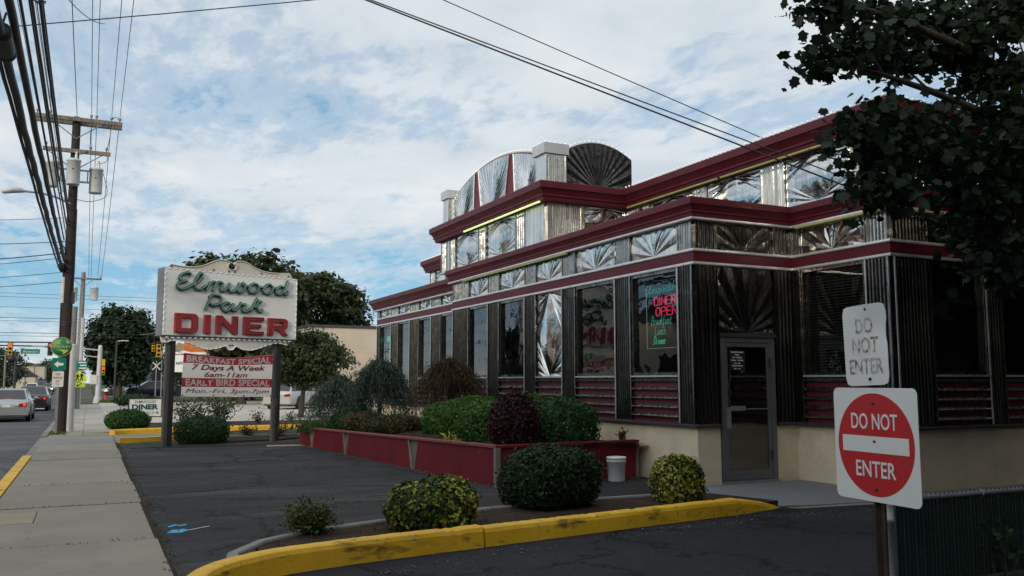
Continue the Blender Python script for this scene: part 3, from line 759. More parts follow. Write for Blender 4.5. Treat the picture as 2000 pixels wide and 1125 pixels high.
structure(MB().prism_xy([(.95, 22.3), (4.7, 21.95), (6.1, 24.8), (2.3, 24.7), (1.3, 24.4)], -.05, .012).build('sign_bed', M['lot']))
structure(MB().prism_xy([(2.2, 22.9), (4.6, 23.5), (6.0, 24.75), (2.4, 24.7)], -.05, .05).build('sign_bed_soil', M['soil']))

# ------------------------------------------------------------------ the diner
OX, OY = 8.23, 10.65
DN = thing('diner', 'low stainless steel diner with burgundy cornices and rounded parapet', 'diner', (OX, OY, 0))
XM_, XL, XB = 8.23, 8.40, 10.2
def rel(x, y, z=0): return (x-OX, y-OY, z)
def dworld(mb, name, mat, parent=DN):
    mb.v = [(x-OX, y-OY, z) for x, y, z in mb.v]
    return mb.build(name, M[mat], parent)
def sweep(path, prof, cap=True):
    """profile (out, z) carried along a plan path; outside is on the right of travel"""
    P = [Vector(p) for p in path]; n = len(P); m = MB(); k = len(prof); vs = []
    for i, p in enumerate(P):
        d0 = (P[i]-P[i-1]).normalized() if i > 0 else (P[1]-P[0]).normalized()
        d1 = (P[i+1]-P[i]).normalized() if i < n-1 else d0
        n0 = Vector((d0.y, -d0.x)); n1 = Vector((d1.y, -d1.x))
        mt = (n0+n1); mt = mt/max(.2, mt.dot(n0))
        for o, z in prof: vs.append((p.x+mt.x*o, p.y+mt.y*o, z))
    a = sum(prof[i][0]*prof[(i+1)%k][1]-prof[(i+1)%k][0]*prof[i][1] for i in range(k))
    fs = [(i*k+j, (i+1)*k+j, (i+1)*k+(j+1)%k, i*k+(j+1)%k) for i in range(n-1) for j in range(k)]
    e0 = list(range(k)); e1 = list(range((n-1)*k+k-1, (n-1)*k-1, -1))
    if a < 0: fs = [tuple(reversed(f)) for f in fs]; e0.reverse(); e1.reverse()
    fs = [tuple(reversed(f)) for f in fs]; 
    m.add(vs, fs+[list(reversed(e0)), list(reversed(e1))] if False else fs+[e0, e1]); return m
def cornice_prof(z0, z1, ov, back=-.05):
    h = z1-z0
    return [(back, z0), (ov*.50, z0), (ov*.55, z0+.05*h), (ov*.60, z0+.24*h), (ov*.70, z0+.25*h), (ov*.71, z0+.34*h), (ov*.66, z0+.36*h), (ov*.78, z0+.50*h), (ov*.92, z0+.62*h), (ov, z0+.64*h), (ov, z0+.97*h), (ov*.96, z1), (back, z1)]
LOW = [(XB, 27.4), (XL, 27.4), (XL, 20.4), (XM_, 20.4), (XM_, 10.65), (XB, 10.65), (XB, 8.72), (18, 8.72), (18, 12)]
LOW1 = LOW[:5]+[(8.66, 10.65)]; LOW2 = [(9.77, 10.65)]+LOW[5:]
for pth in (LOW1, LOW2):
    dworld(sweep(pth, [(0, -.1), (0, .855), (-.18, .855), (-.18, -.1)]), 'stucco_base', 'cream')
    dworld(sweep(pth, [(-.18, .856), (.05, .856), (.07, .868), (.07, .895), (.02, .915), (-.18, .915)]), 'base_ledge', 'darkledge')
dworld(sweep(LOW, [(-.02, 3.30), (-.02, 4.22), (-.2, 4.22), (-.2, 3.30)]), 'header', 'dull')
dworld(sweep(LOW, [(-.019, 3.372), (.035, 3.372), (.035, 3.528), (-.019, 3.528)]), 'burgundy_band', 'burg')
dworld(sweep(LOW, [(-.019, 3.325), (.05, 3.325), (.055, 3.34), (.05, 3.37), (-.019, 3.37)]), 'lower_trim', 'trim')
dworld(sweep(LOW, [(-.019, 3.53), (.05, 3.53), (.055, 3.545), (.045, 3.575), (-.019, 3.575)]), 'upper_trim', 'trim')
MC = [(9.9, 20.4), (XM_, 20.4), (XM_, 10.65), (XB, 10.65), (XB, 8.72), (18, 8.72)]
dworld(sweep(MC, cornice_prof(4.045, 4.34, .19)), 'lower_cornice', 'burg')
dworld(sweep(MC, [(-.02, 4.005), (.125, 4.005), (.13, 4.02), (.125, 4.043), (-.02, 4.043)]), 'cornice_trim', 'trim')
LCP = [(XB, 27.4), (XL, 27.4), (XL, 20.42)]
dworld(sweep(LCP, cornice_prof(3.84, 4.17, .26)), 'wing_cornice', 'burg')
dworld(sweep(LCP, [(-.02, 3.80), (.15, 3.80), (.155, 3.815), (.15, 3.838), (-.02, 3.838)]), 'cornice_trim', 'trim')
TOP = [(18, 27.4), (XB, 27.4), (XB, 21.25), (XM_, 21.25), (XM_, 15.43), (XB, 15.43), (XB, 8.72), (18, 8.72)]
dworld(sweep(TOP, cornice_prof(5.185, 5.575, .28)), 'upper_cornice', 'burg')
# top-edge strip of the C tier and main tier, and ledge above lower cornice
dworld(sweep([(XB, 21.25), (XM_, 21.25), (XM_, 15.43), (XB, 15.43), (XB, 8.72), (18, 8.72)], [(-.02, 4.341), (.04, 4.341), (.045, 4.36), (.04, 4.385), (-.02, 4.385)]), 'sill_trim', 'trim')
# bodies behind the skins
dworld(sweep(TOP, [(-.06, 4.2), (-.06, 5.3), (-.2, 5.3), (-.2, 4.2)]), 'upper_wall', 'dull')
rf = MB(); rf.box(8.45, 10.3, 10.75, 27.2, 4.05, 4.10); rf.box(10.3, 18, 8.85, 27.3, 4.23, 4.30)
dworld(rf, 'lower_roof', 'roofdark')
rf = MB(); rf.box(10.25, 18, 8.8, 27.35, 5.5, 5.54); rf.box(8.28, 10.25, 15.5, 21.2, 5.5, 5.54)
dworld(rf, 'upper_roof', 'roofdark')
iw = MB(); iw.box(11.3, 11.4, 10.4, 27.2, 0, 4.2); iw.box(8.45, 11.3, 27.1, 27.2, 0, 4.2); iw.box(11.4, 18, 10.3, 10.4, 0, 4.2); iw.box(17.9, 18, 8.8, 10.3, 0, 4.2)
dworld(iw, 'interior_wall', 'darkroom')
dworld(MB().box(8.4, 10.3, 10.7, 27.2, .0, .05).box(10.3, 18, 8.9, 27.2, .0, .05), 'interior_floor', 'darkroom')

# skins --------------------------------------------------------------
def fluted(w, z0, z1, pitch=.07, d=.026, y0=-.035):
    m = MB(); e = min(.022, w*.12); n = max(2, int(round((w-2*e)/pitch))); p = (w-2*e)/n; xs = [(0, y0-.008), (e, y0-.008)]
    for i in range(n):
        x = e+i*p
        xs += [(x+p*.06, y0+d*.9), (x+p*.22, y0+d*.15), (x+p*.5, y0), (x+p*.78, y0+d*.15), (x+p*.94, y0+d*.9)]
    xs += [(w-e, y0-.008), (w, y0-.008)]
    pl = [(x, y) for x, y in xs]+[(w, .1), (0, .1)]
    m.prism_xy(pl, z0, z1); return m
def fan_mesh(bd, c, amp, n=None, flip=1):
    """folded metal: rays from c to the outline bd (x,z), folds alternate in and out"""
    m = MB(); k = len(bd); vs = [(c[0], -.004, c[1])]; fs = []
    for ring, (r, a) in enumerate(((.14, .25), (.5, 1.), (1., .75))):
        for i, (x, z) in enumerate(bd):
            s = amp*a*(1 if i % 2 else 0)
            vs.append((c[0]+(x-c[0])*r, -.004-s, c[1]+(z-c[1])*r))
    for i in range(k-1):
        fs.append((0, 1+i, 2+i))
        for g in range(2):
            a = 1+g*k+i; fs.append((a, a+k, a+k+1, a+1))
    return m.add(vs, fs)
def rect_bd(w, z0, z1, n, c):
    """outline points on a rectangle (0..w, z0..z1) seen at even angles from c on its lower edge"""
    out = []
    for i in range(n+1):
        t = math.pi*i/n; dx, dz = math.cos(t), math.sin(t)
        s = 1e9
        if dx > 1e-6: s = min(s, (w-c[0])/dx)
        if dx < -1e-6: s = min(s, -c[0]/dx)
        if dz > 1e-6: s = min(s, (z1-c[1])/dz)
        out.append((c[0]+dx*s, c[1]+dz*s))
    return out[::-1]
def panel_fan(w, z0, z1, n=17, amp=.035):
    m = fan_mesh(rect_bd(w, z0, z1, n, (w/2, z0)), (w/2, z0), amp)
    m.box(0, w, .0, .03, z0, z1); return m
def panel_diamond(w, z0, z1, n=6, amp=.04, bulge=.03, mid=.5):
    """rays from the middle of the top and bottom edges to the sides, a bulged diamond between"""
    m = MB(); zm = z0+(z1-z0)*mid; c0 = (w/2, z0); c1 = (w/2, z1)
    for (cx, cz), za in ((c0, z0), (c1, z1)):
        for sx in (0, w):
            bd = [(sx, za+(zm-za)*i/n) for i in range(n+1)]
            if za == z0: bd = [((w/2+(sx-w/2)*u), z0) for u in (.5,)]+bd
            else: bd = [((w/2+(sx-w/2)*u), z1) for u in (.5,)]+bd
            if (sx == 0) == (za == z1): bd = bd[::-1]
            k = len(bd); vs = [(cx, -.004, cz)]; fs = []
            for r, a in ((.45, 1.), (1., .6)):
                for i, (x, z) in enumerate(bd):
                    s = amp*a*(1 if (i % 2) and i < k-1 else .1); vs.append((cx+(x-cx)*r, -.004-s, cz+(z-cz)*r))
            for i in range(k-1): fs += [(0, 1+i, 2+i), (1+i, 1+i+k, 2+i+k, 2+i)]
            m.add(vs, fs)
    # bulged diamond as a small grid
    g = 6; vs = []; fs = []
    q = [(w/2, z0), (w, zm), (w/2, z1), (0, zm)]
    for i in range(g+1):
        for j in range(g+1):
            u, v = i/g, j/g
            x = (1-u)*(1-v)*q[0][0]+u*(1-v)*q[1][0]+u*v*q[2][0]+(1-u)*v*q[3][0]
            z = (1-u)*(1-v)*q[0][1]+u*(1-v)*q[1][1]+u*v*q[2][1]+(1-u)*v*q[3][1]
            vs.append((x, -.009-bulge*math.sin(math.pi*u)*math.sin(math.pi*v), z))
    for i in range(g):
        for j in range(g): a = i*(g+1)+j; fs.append((a, a+g+1, a+g+2, a+1))
    m.add(vs, fs, True)
    m.box(0, w, .0, .03, z0, z1); return m
def win(w, z0, z1, loc, rz, label=None, blind=False):
    f = MB(); t = .045
    for q in ((0, t, z0, z1), (w-t, w, z0, z1), (t, w-t, z1-t, z1), (t, w-t, z0, z0+t)):
        f.box(q[0], q[1], -.03, .07, q[2], q[3])
    fr = f.build('window', M['dull'], DN, loc, rz)
    if label: fr['label'] = label
    MB().box(t-.005, w-t+.005, .03, .038, z0+t-.005, z1-t+.005).build('glass', M['glass'], fr)
    return fr
def louvre(w, z0, z1, loc, rz, n=5):
    p = MB().box(0, w, .0, .05, z0, z1).build('base_panel', M['burgback'], DN, loc, rz)
    pt = (z1-z0)/n; me = None
    for i in range(n):
        if me is None:
            s = MB(); h = pt*.50
            s.add([(0, 0, 0), (0, -.045, .012), (0, -.05, h*.4), (0, 0, h), (w, 0, 0), (w, -.045, .012), (w, -.05, h*.4), (w, 0, h)],
                  [(0, 1, 2, 3), (7, 6, 5, 4), (0, 4, 5, 1), (1, 5, 6, 2), (2, 6, 7, 3), (3, 7, 4, 0)])
            me = s.mesh('slat', M['flute'])
        link('slat', me, p, (0, -.002, z0+pt*(i+.42)))
    MB().box(-.0, w, -.065, .06, z1+.0, z1+.028).build('sill', M['trim'], p)
    return p
ZS0, ZS1 = .917, 1.62
def facade(X, Y, rz, bays, fz0, fz1, lowmat='col', upmat='flute'):
    """bays: (kind, width[, label]) from left to right as seen from outside; full lower storey + frieze panels"""
    s = 0.
    c, sn = math.cos(rz), math.sin(rz)
    for i, bb in enumerate(bays):
        kind, w = bb[0], bb[1]; lab = bb[2] if len(bb) > 2 else None
        loc = rel(X+c*s, Y+sn*s)
        if kind == 'col':
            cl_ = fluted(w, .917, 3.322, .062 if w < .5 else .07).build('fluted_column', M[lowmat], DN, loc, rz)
            ed = MB(); ed.box(-.004, .020, -.056, -.040, .917, 3.322); ed.build('edge_trim', M['trim'], cl_)
            ed = MB(); ed.box(w-.020, w+.004, -.056, -.040, .917, 3.322); ed.build('edge_trim', M['flute'], cl_)
            fluted(w, 3.578, fz1, .062 if w < .5 else .07).build('fluted_pilaster', M[upmat], DN, loc, rz)
        else:
            ll = rel(X+c*(s+.012), Y+sn*(s+.012)); w2 = w-.024
            if kind == 'win': win(w2, 1.65, 3.318, ll, rz, lab); louvre(w2, ZS0, ZS1, ll, rz)
            if kind == 'burst':
                panel_diamond(w2, 1.65, 3.318, 7, .028, .05, .45).build('sunburst_panel', M['fold'], DN, ll, rz); louvre(w2, ZS0, ZS1, ll, rz)
            panel_fan(w2, 3.582, fz1-.005, 13 if w2 < 1 else 15, .014).build('frieze_panel', M['fold'], DN, ll, rz)
        s += w
W90 = -math.pi/2
facade(XM_, 20.395, W90, [('col', 1.02), ('win', 1.13), ('col', .62), ('win', 1.27), ('col', .52), ('burst', 1.10), ('col', .52), ('win', 1.38, 'wide window reflecting dark trees'), ('col', .49), ('win', 1.32, 'corner window with neon lettering inside'), ('col', .37)], 3.58, 4.0)
facade(XL, 27.39, W90, [('col', .28), ('win', 1.17, 'end window with a red and green lit sign'), ('col', .70), ('win', 1.05, 'wing window with a pale blind inside'), ('col', .80), ('win', .98), ('col', .74), ('win', 1.24)], 3.58, 3.80)
facade(XB, 10.64, W90, [('col', .20), ('win', 1.30, 'shaded window with horizontal blinds'), ('col', .42)], 3.58, 4.0)
facade(XB+.02, 8.72, 0., [('col', .74), ('win', 1.18), ('col', .36), ('win', 1.3), ('col', .36), ('win', 1.3), ('col', .36), ('win', 1.3), ('col', .8)], 3.58, 4.0, 'shade', 'dull')  # near-black steel puts this wall's dark reflections into the colour
# door wall
for x0, w in ((8.235, .42), (9.775, .42)):
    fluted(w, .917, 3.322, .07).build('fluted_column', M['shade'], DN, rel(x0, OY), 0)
    fluted(w, 3.578, 4.0, .07).build('fluted_pilaster', M['dull'], DN, rel(x0, OY), 0)
panel_fan(1.10, 3.582, 3.995, 15, .012).build('frieze_panel', M['col'], DN, rel(8.665, OY), 0)
panel_fan(1.08, 2.30, 3.318, 19, .030).build('sunburst_panel', M['shade'], DN, rel(8.675, OY), 0)
dworld(MB().box(8.66, 9.77, OY-.05, OY+.06, 2.235, 2.295), 'door_lintel', 'darkledge')
d = MB()
d.box(0, .085, -.02, .05, .0, 2.2); d.box(.995, 1.08, -.02, .05, .0, 2.2); d.box(.085, .995, -.02, .05, 2.12, 2.2); d.box(.085, .995, -.01, .04, -.01, .015)
dr = d.build('door', M['doorm'], DN, rel(8.675, OY, .035), 0)
lf = MB(); lf.box(.09, .145, -.005, .04, .02, 2.115); lf.box(.935, .99, -.005, .04, .02, 2.115); lf.box(.145, .935, -.005, .04, 2.05, 2.115); lf.box(.145, .935, -.005, .04, .02, .16)
lf.build('leaf_frame', M['doorm'], dr)
MB().box(.14, .94, .015, .022, .155, 2.055).build('door_glass', M['glass'], dr)
MB().box(.165, .915, -.008, .005, 1.085, 1.10).build('push_bar', M['galv'], dr)
MB().box(.175, .44, -.05, -.012, 1.07, 1.14).build('handle', M['galv'], dr)
MB().box(.085, .17, -.03, -.006, .80, 1.12).build('lock_plate', M['galv'], dr)
for z in (.32, 1.75): MB().box(.955, .99, -.03, -.006, z, z+.13).build('hinge', M['bumperdark'], dr)
nb = MB().box(.185, .50, .004, .010, 1.69, 1.99).build('hours_notice', M['black'], dr)
for i, s_ in enumerate(('BUSINESS HOURS', 'Sunday', '8am - Midnight', 'Monday - Thursday', '6am - 1am', 'Friday & Saturday', '6am - 2am')):
    text('lettering', s_, M['white'], nb, (.3425, .002, 1.965-i*.042), .021, bold=.01)
dworld(MB().box(8.66, 9.77, OY-.06, OY+.2, .005, .035), 'threshold', 'galv')
# centre tier
def upper(X, Y, rz, bays, z0, z1, mat='pale'):
    s = 0.; c, sn = math.cos(rz), math.sin(rz)
    for bb in bays:
        kind, w = bb[0], bb[1]; loc = rel(X+c*s, Y+sn*s)
        if kind == 'col': fluted(w, z0, z1, .085).build('fluted_pilaster', M['flute'], DN, loc, rz)
        if kind == 'pcol': fluted(w, z0, z1, .052, .018).build('fluted_pilaster', M['pale'], DN, loc, rz)
        if kind == 'flat': MB().box(.005, w-.005, -.03, .05, z0, z1).build('flat_panel', M['pale'], DN, loc, rz)
        if kind == 'dia': panel_diamond(w-.03, z0+.005, z1-.005, 5, .016, .045).build('sunburst_panel', M['fold'], DN, rel(X+c*(s+.015), Y+sn*(s+.015)), rz)
        s += w
upper(XM_, 21.24, W90, [('col', .40), ('flat', .18), ('col', .42), ('dia', 1.42), ('col', .47), ('dia', 1.54), ('col', .50), ('flat', .70), ('flat', .13)], 4.388, 5.18)
upper(XM_+.02, 15.44, 0., [('flat', .12), ('pcol', .68), ('flat', .07), ('dia', 1.08)], 4.388, 5.18)
upper(XB, 15.41, W90, [('pcol', .40), ('flat', .2), ('pcol', .25), ('dia', 1.42), ('pcol', .16), ('flat', .24), ('dia', 1.46), ('pcol', .30), ('flat', .1), ('pcol', .16), ('dia', 1.34), ('pcol', .70)], 4.388, 5.18)
upper(XB+.02, 8.72, 0., [('pcol', .72), ('dia', 1.25), ('col', .36), ('dia', 1.3), ('col', .36), ('dia', 1.3), ('col', .36), ('dia', 1.3), ('col', .7)], 4.388, 5.18)
upper(XB, 27.38, W90, [('col', .5), ('dia', 1.3), ('col', .5), ('dia', 1.5), ('col', .5), ('dia', 1.3), ('col', .5)], 4.388, 5.18)
# crown over the centre tier
def pylon(x0, x1, y0, y1, zt):
    b = MB().box(x0+.02, x1-.02, y0+.02, y1-.02, 5.54, zt-.2); o = MB()
    pb = dworld(b, 'pylon', 'pale')
    MB().box(x0-.03-OX, x1+.03-OX, y0-.03-OY, y1+.03-OY, zt-.22, zt).build('cap', M['trim'], pb)
    fluted(x1-x0-.12, 5.576, zt-.222, .045, .016, -.02).build('fluting', M['pale'], pb, rel(x0+.10, y0+.02), 0.)
    fluted(.05, 5.576, zt-.222, .03, .016, -.02).build('edge_trim', M['flute'], pb, rel(x0+.025, y0+.02), 0.)
    return pb
pylon(8.20, 8.72, 15.42, 15.90, 6.44); pylon(8.20, 8.60, 20.82, 21.22, 6.52)
def arcz(u, ze, zp): return ze+(zp-ze)*(1-(2*u-1)**2)
A0, A1 = 20.82, 15.90; AW = A0-A1
def arc_wall(w, ze, zp, thick=.16, n=24):
    pl = [(0, 5.54)]+[(w*i/n, arcz(i/n, ze, zp)) for i in range(n+1)]+[(w, 5.54)]
    return MB().prism_xz(pl[::-1], 0, thick)
fa = arc_wall(AW, 6.30, 6.76).build('parapet_arch', M['burgback'], DN, rel(8.36, A0), W90)
for s0, s1, b0, b1 in ((.03, 1.42, .03, 1.36), (1.66, 3.38, 1.86, 3.14), (3.62, AW-.03, 3.70, AW-.03)):
    top = [(s0+(s1-s0)*i/10, arcz((s0+(s1-s0)*i/10)/AW, 6.30, 6.76)-.03) for i in range(11)]
    lf_ = [(b0+(s0-b0)*i/5, 5.58+(top[0][1]-5.58)*i/5) for i in range(5)]; rt = [(b1+(s1-b1)*i/5, 5.58+(top[-1][1]-5.58)*i/5) for i in range(4, -1, -1)]
    bd = lf_+top+rt; cx = {0: 1.25, 1: 2.5, 2: 3.85}[0 if s0 < 1 else 1 if s0 < 3 else 2]
    bd = [(x, z) for x, z in bd]
    # double the rays
    b2 = []
    for p, q in zip(bd, bd[1:]): b2 += [p, ((p[0]+q[0])/2, (p[1]+q[1])/2)]
    b2.append(bd[-1])
    fan_mesh(b2, (cx if s0 > 1 and s0 < 3 else (b0+b1)/2, 5.58), .014).build('sunburst_panel', M['fold'], fa, (0, -.005, 0))
    for e0, e1 in ((lf_[0], top[0]), (rt[-1], top[-1])):
        MB().tube([(e0[0], -.02, e0[1]), (e1[0], -.02, e1[1])], .022, 6).build('edge_trim', M['trim'], fa)
ew = MB()
ew.tube([(AW*i/24, .06, arcz(i/24, 6.30, 6.76)+.01) for i in range(25)], .035, 6); ew.build('arch_rim', M['trim'], fa)
SW_ = 1.70
sa = arc_wall(SW_, 6.34, 6.62, .14).build('side_arch', M['shade'], DN, rel(8.73, 15.60), 0.)
bd = [(0.02, 5.58+.76*i/5) for i in range(5)]+[(.02+(SW_-.04)*i/22, arcz(i/22, 6.34, 6.62)-.03) for i in range(23)]+[(SW_-.02, 5.58+.76*i/5) for i in range(4, -1, -1)]
fan_mesh(bd, (SW_/2, 5.58), .009).build('sunburst_panel', M['col'], sa, (0, -.006, 0))
MB().tube([(SW_*i/24, .05, arcz(i/24, 6.34, 6.62)+.01) for i in range(25)], .03, 6).build('arch_rim', M['trim'], sa)
# bulbs along the top edges
def bulbs(name, pts, step=.12, r=.023):
    m = MB(); acc = 0.
    for a, b in zip(pts, pts[1:]):
        a = Vector(a); b = Vector(b); d = (b-a).length; s = acc
        while s < d:
            p = a.lerp(b, s/d); m.ball((p.x-OX, p.y-OY, p.z), r, k=6, m=4); s += step
        acc = s-d
    o = m.build(name, M['bulb'], DN); return stuff(o)
bulbs('bulb_string', [(9.95, 15.1, 5.60), (9.95, 8.47, 5.60), (18, 8.47, 5.60)])
bulbs('bulb_string', [(9.95, 27.6, 5.60), (9.95, 21.6, 5.60)])
bulbs('bulb_string', [(8.40, A0-AW*i/24, arcz(i/24, 6.30, 6.76)+.05) for i in range(25)])
bulbs('bulb_string', [(8.73+SW_*i/24, 15.64, arcz(i/24, 6.34, 6.62)+.05) for i in range(25)])
bulbs('bulb_string', [(8.2, 15.9, 6.45), (8.2, 15.42, 6.45), (8.72, 15.42, 6.45)])
# tubes under the cornices
def tube_light(a, b, lit):
    o = MB().tube([Vector(rel(*a)), Vector(rel(*b))], .023, 8).build('tube_light', M['tubeon' if lit else 'tubeoff'], DN)
    if lit: o['label'] = 'lit yellow-green tube under the top cornice'
tube_light((8.03, 19.3, 5.165), (8.03, 17.6, 5.165), True); tube_light((8.03, 17.5, 5.165), (8.03, 15.35, 5.165), True)
for a, b in (((8.125, 19.6, 3.985), (8.125, 17.0, 3.985)), ((8.125, 16.95, 3.985), (8.125, 14.4, 3.985)), ((9.98, 15.1, 5.165), (9.98, 12.2, 5.165)), ((9.98, 12.1, 5.165), (9.98, 8.5, 5.165)), ((10.06, 10.4, 3.985), (10.06, 8.6, 3.985)), ((10.08, 8.55, 3.985), (13, 8.55, 3.985)), ((10.0, 8.50, 5.165), (13.5, 8.50, 5.165))):
    tube_light(a, b, False)
# things seen through the windows
bl = MB()
for i in range(34): bl.box(.06, 1.24, .10, .125, 1.72+i*.046, 1.728+i*.046)
stuff(bl.build('window_blind', M['greywood'], DN, rel(XB, 10.44), W90))
MB().box(.1, .95, .12, .15, 1.7, 3.1).build('pale_blind', M['panelpink'], DN, rel(XL, 25.24), W90)
b_ = MB()
b_.box(.0, .7, .3, .34, 1.7, 2.6)
b_.build('inner_board', M['panelpink'], DN, rel(XL, 23.2), W90)

# ------------------------------------------------------------------ red planter in front
PL = thing('planter_bed', 'long red planter box along the diner front with grey wedge inserts', 'planter', (5.47, 11.84, 0))
def pp(x, y, z=0): return (x-5.47, y-11.84, z)
pc, pl_, pr = Vector((5.47, 11.84)), Vector((4.76, 21.95)), Vector((8.15, 12.12))
fdir = (pc-pl_).normalized(); FLEN = (pc-pl_).length
FA = math.atan2(fdir.y, fdir.x)
flp = pp(pl_.x, pl_.y)
hz = lambda s: .40+.17*(s/FLEN)        # front height grows towards the corner
vs_ = [(1.05, .05, .30), (3.45, .05, .36), (7.05, .09, .42)]
# panels between the V inserts
edges = [0.]; 
segs = []
prev = (0., 0.)
for s, wb, wt in vs_:
    segs.append((prev, (s-wt/2, s-wb/2))); prev = (s+wt/2, s+wb/2)
segs.append((prev, (FLEN, FLEN)))
for (t0, b0), (t1, b1) in segs:
    MB().prism_xz([(b0, 0), (b1, 0), (t1, hz(t1)), (t0, hz(t0))], 0, .10).build('wall_panel', M['planter'], PL, flp, FA)
for s, wb, wt in vs_:
    MB().prism_xz([(s-wb/2, 0), (s+wb/2, 0), (s+wt/2, hz(s)), (s-wt/2, hz(s))], .03, .095).build('wedge_insert', M['greywood'], PL, flp, FA)
    MB().prism_xz([(s-wb/2-.02, 0), (s-wb/2+.03, 0), (s-wt/2+.03, hz(s)), (s-wt/2-.02, hz(s))], -.015, .06).build('wedge_batten', M['bare'], PL, flp, FA)
MB().prism_xz([(-.01, hz(0)), (FLEN+.01, hz(FLEN)), (FLEN+.01, hz(FLEN)+.035), (-.01, hz(0)+.035)], -.03, .13).build('wall_cap', M['plantercap'], PL, flp, FA)
rdir = (pr-pc).normalized(); RA = math.atan2(rdir.y, rdir.x); RL = (pr-pc).length
MB().prism_xz([(.02, 0), (RL, 0), (RL, .57), (.02, .57)], 0, .10).build('wall_panel', M['planter'], PL, (0, 0, 0), RA)
MB().prism_xz([(-.02, .57), (RL, .57), (RL, .60), (-.02, .605)], -.03, .13).build('wall_cap', M['planter'], PL, (0, 0, 0), RA)
MB().box(-.03, .045, -.035, .05, 0, .575).build('corner_post', M['greywood'], PL)
MB().box(RL-.05, RL+.0, -.02, .05, 0, .60).build('end_post', M['bare'], PL, (0, 0, 0), RA)
sv = MB(); g = 14; vs = []; fs = []
rng = np.random.default_rng(5)
for i in range(g+1):
    for j in range(6):
        u, v = i/g, j/5; x = 4.80+(.71)*u+(8.20-5.5+.75*(1-u))*v; yy = 21.9-10.0*u
        vs.append(pp(x, yy, .34+.16*u+.10*math.sin(v*2.6)+.03*rng.normal()))
for i in range(g):
    for j in range(5): a = i*6+j; fs.append((a, a+6, a+7, a+1))
sv.add(vs, fs, True); stuff(sv.build('soil', M['soil'], PL))

# ------------------------------------------------------------------ tall diner sign
ES = math.atan2(.30669, .95181)
SG = thing('diner_sign', 'tall white roadside sign with green script and red block letters on two posts', 'sign', (1.7, 22.49, 0), ES)
def board_post(x0, x1):
    p = MB().box(x0, x0+(x1-x0)*.42, -.03, .09, -.05, 2.62).build('post', M['oldpost'], SG)
    MB().box(x0+(x1-x0)*.42, x1, -.06, .10, -.05, 2.60).build('post_board', M['postblack'], p)
    return p
board_post(-.07, .13); board_post(2.76, 2.95)
cab = MB().box(-.25, 3.34, -.12, .26, 2.64, 4.28).build('cabinet', M['galv'], SG)
MB().box(-.235, 3.325, -.125, -.10, 2.66, 4.265).build('face', M['signface'], cab)
MB().box(-.25, 3.34, -.135, .2, 2.615, 2.645).build('bottom_rail', M['bumperdark'], cab)
MB().box(-.22, 3.31, -.1262, -.12, 2.997, 3.001).build('face_joint', M['greyink'], cab)
crest = [(-.17, 4.285), (-.086, 4.372), (0.06, 4.352), (.218, 4.342), (.40, 4.342), (.56, 4.358), (.68, 4.39), (.791, 4.437), (.91, 4.50), (1.023, 4.551), (1.13, 4.587), (1.238, 4.599), (1.34, 4.59), (1.43, 4.56), (1.48, 4.545), (1.41, 4.52), (1.365, 4.47), (1.37, 4.41), (1.42, 4.37), (1.49, 4.36), (1.56, 4.375), (1.61, 4.43), (1.61, 4.49), (1.57, 4.52), (1.53, 4.535), (1.585, 4.575), (1.66, 4.605), (1.804, 4.608), (1.91, 4.58), (2.008, 4.525), (2.13, 4.465), (2.267, 4.42), (2.40, 4.393), (2.528, 4.382), (2.66, 4.383), (2.791, 4.39), (2.80, 4.40), (3.10, 4.43), (3.14, 4.40), (3.21, 4.285)]
cm = MB()
# crest outline is concave at the scroll: build it as two lobes and a bridge
cm.prism_xz([(-.17, 4.283)]+crest[1:15]+[(1.43, 4.535), (1.365, 4.47), (1.37, 4.41), (1.42, 4.37), (1.49, 4.355), (1.49, 4.283)], -.09, .02)
cm.prism_xz([(1.49, 4.283), (1.49, 4.355), (1.56, 4.375), (1.61, 4.43), (1.61, 4.49), (1.55, 4.535)]+crest[25:-1]+[(3.21, 4.283)], -.09, .02)
cr_ = cm.build('crest', M['oldcrest'], SG)
rim = MB(); rim.tube([(x, -.10, z) for x, z in crest[1:15]], .014, 5); rim.tube([(x, -.10, z) for x, z in crest[25:36]], .014, 5)
rim.tube([(1.49+.125*math.cos(a), -.10, 4.45+.09*math.sin(a)) for a in np.linspace(2.2, 7.2, 16)], .016, 5); rim.build('crest_scroll', M['oldcrest'], cr_)
bl_ = MB()
for x, z in ((-.07, 4.325), (3.08, 4.33), (1.40, 4.32), (1.56, 4.32), (1.0, 4.33), (2.3, 4.345)): bl_.box(x-.018, x+.018, -.10, -.08, z-.018, z+.018)
bl_.build('bolt', M['bumperdark'], cr_)
skirt = [(-.215, 2.478), (-.105, 2.465), (.025, 2.522), (.12, 2.54), (.225, 2.535), (.34, 2.51), (.453, 2.475), (.58, 2.42), (.709, 2.371), (.83, 2.342), (.943, 2.332), (1.07, 2.345), (1.201, 2.372), (1.30, 2.41), (1.39, 2.446), (1.43, 2.39), (1.479, 2.334), (1.525, 2.325), (1.575, 2.345), (1.62, 2.40), (1.658, 2.442), (1.74, 2.395), (1.834, 2.354), (1.95, 2.335), (2.059, 2.336), (2.17, 2.355), (2.285, 2.389), (2.41, 2.44), (2.538, 2.49), (2.68, 2.53), (2.824, 2.546), (2.97, 2.525), (3.104, 2.494)]
sk = MB()
for (xa, za), (xb, zb) in zip(skirt, skirt[1:]): sk.prism_xz([(xa, za), (xb, zb), (xb, 2.614), (xa, 2.614)], -.09, -.03)
sk.prism_xz([(-.253, 2.614), (-.215, 2.478), (-.215, 2.614)], -.09, -.03); sk.prism_xz([(3.104, 2.494), (3.18, 2.614), (3.104, 2.614)], -.09, -.03)
ss = sk.build('lower_scroll_board', M['oldwhite'], SG)
rb = MB()
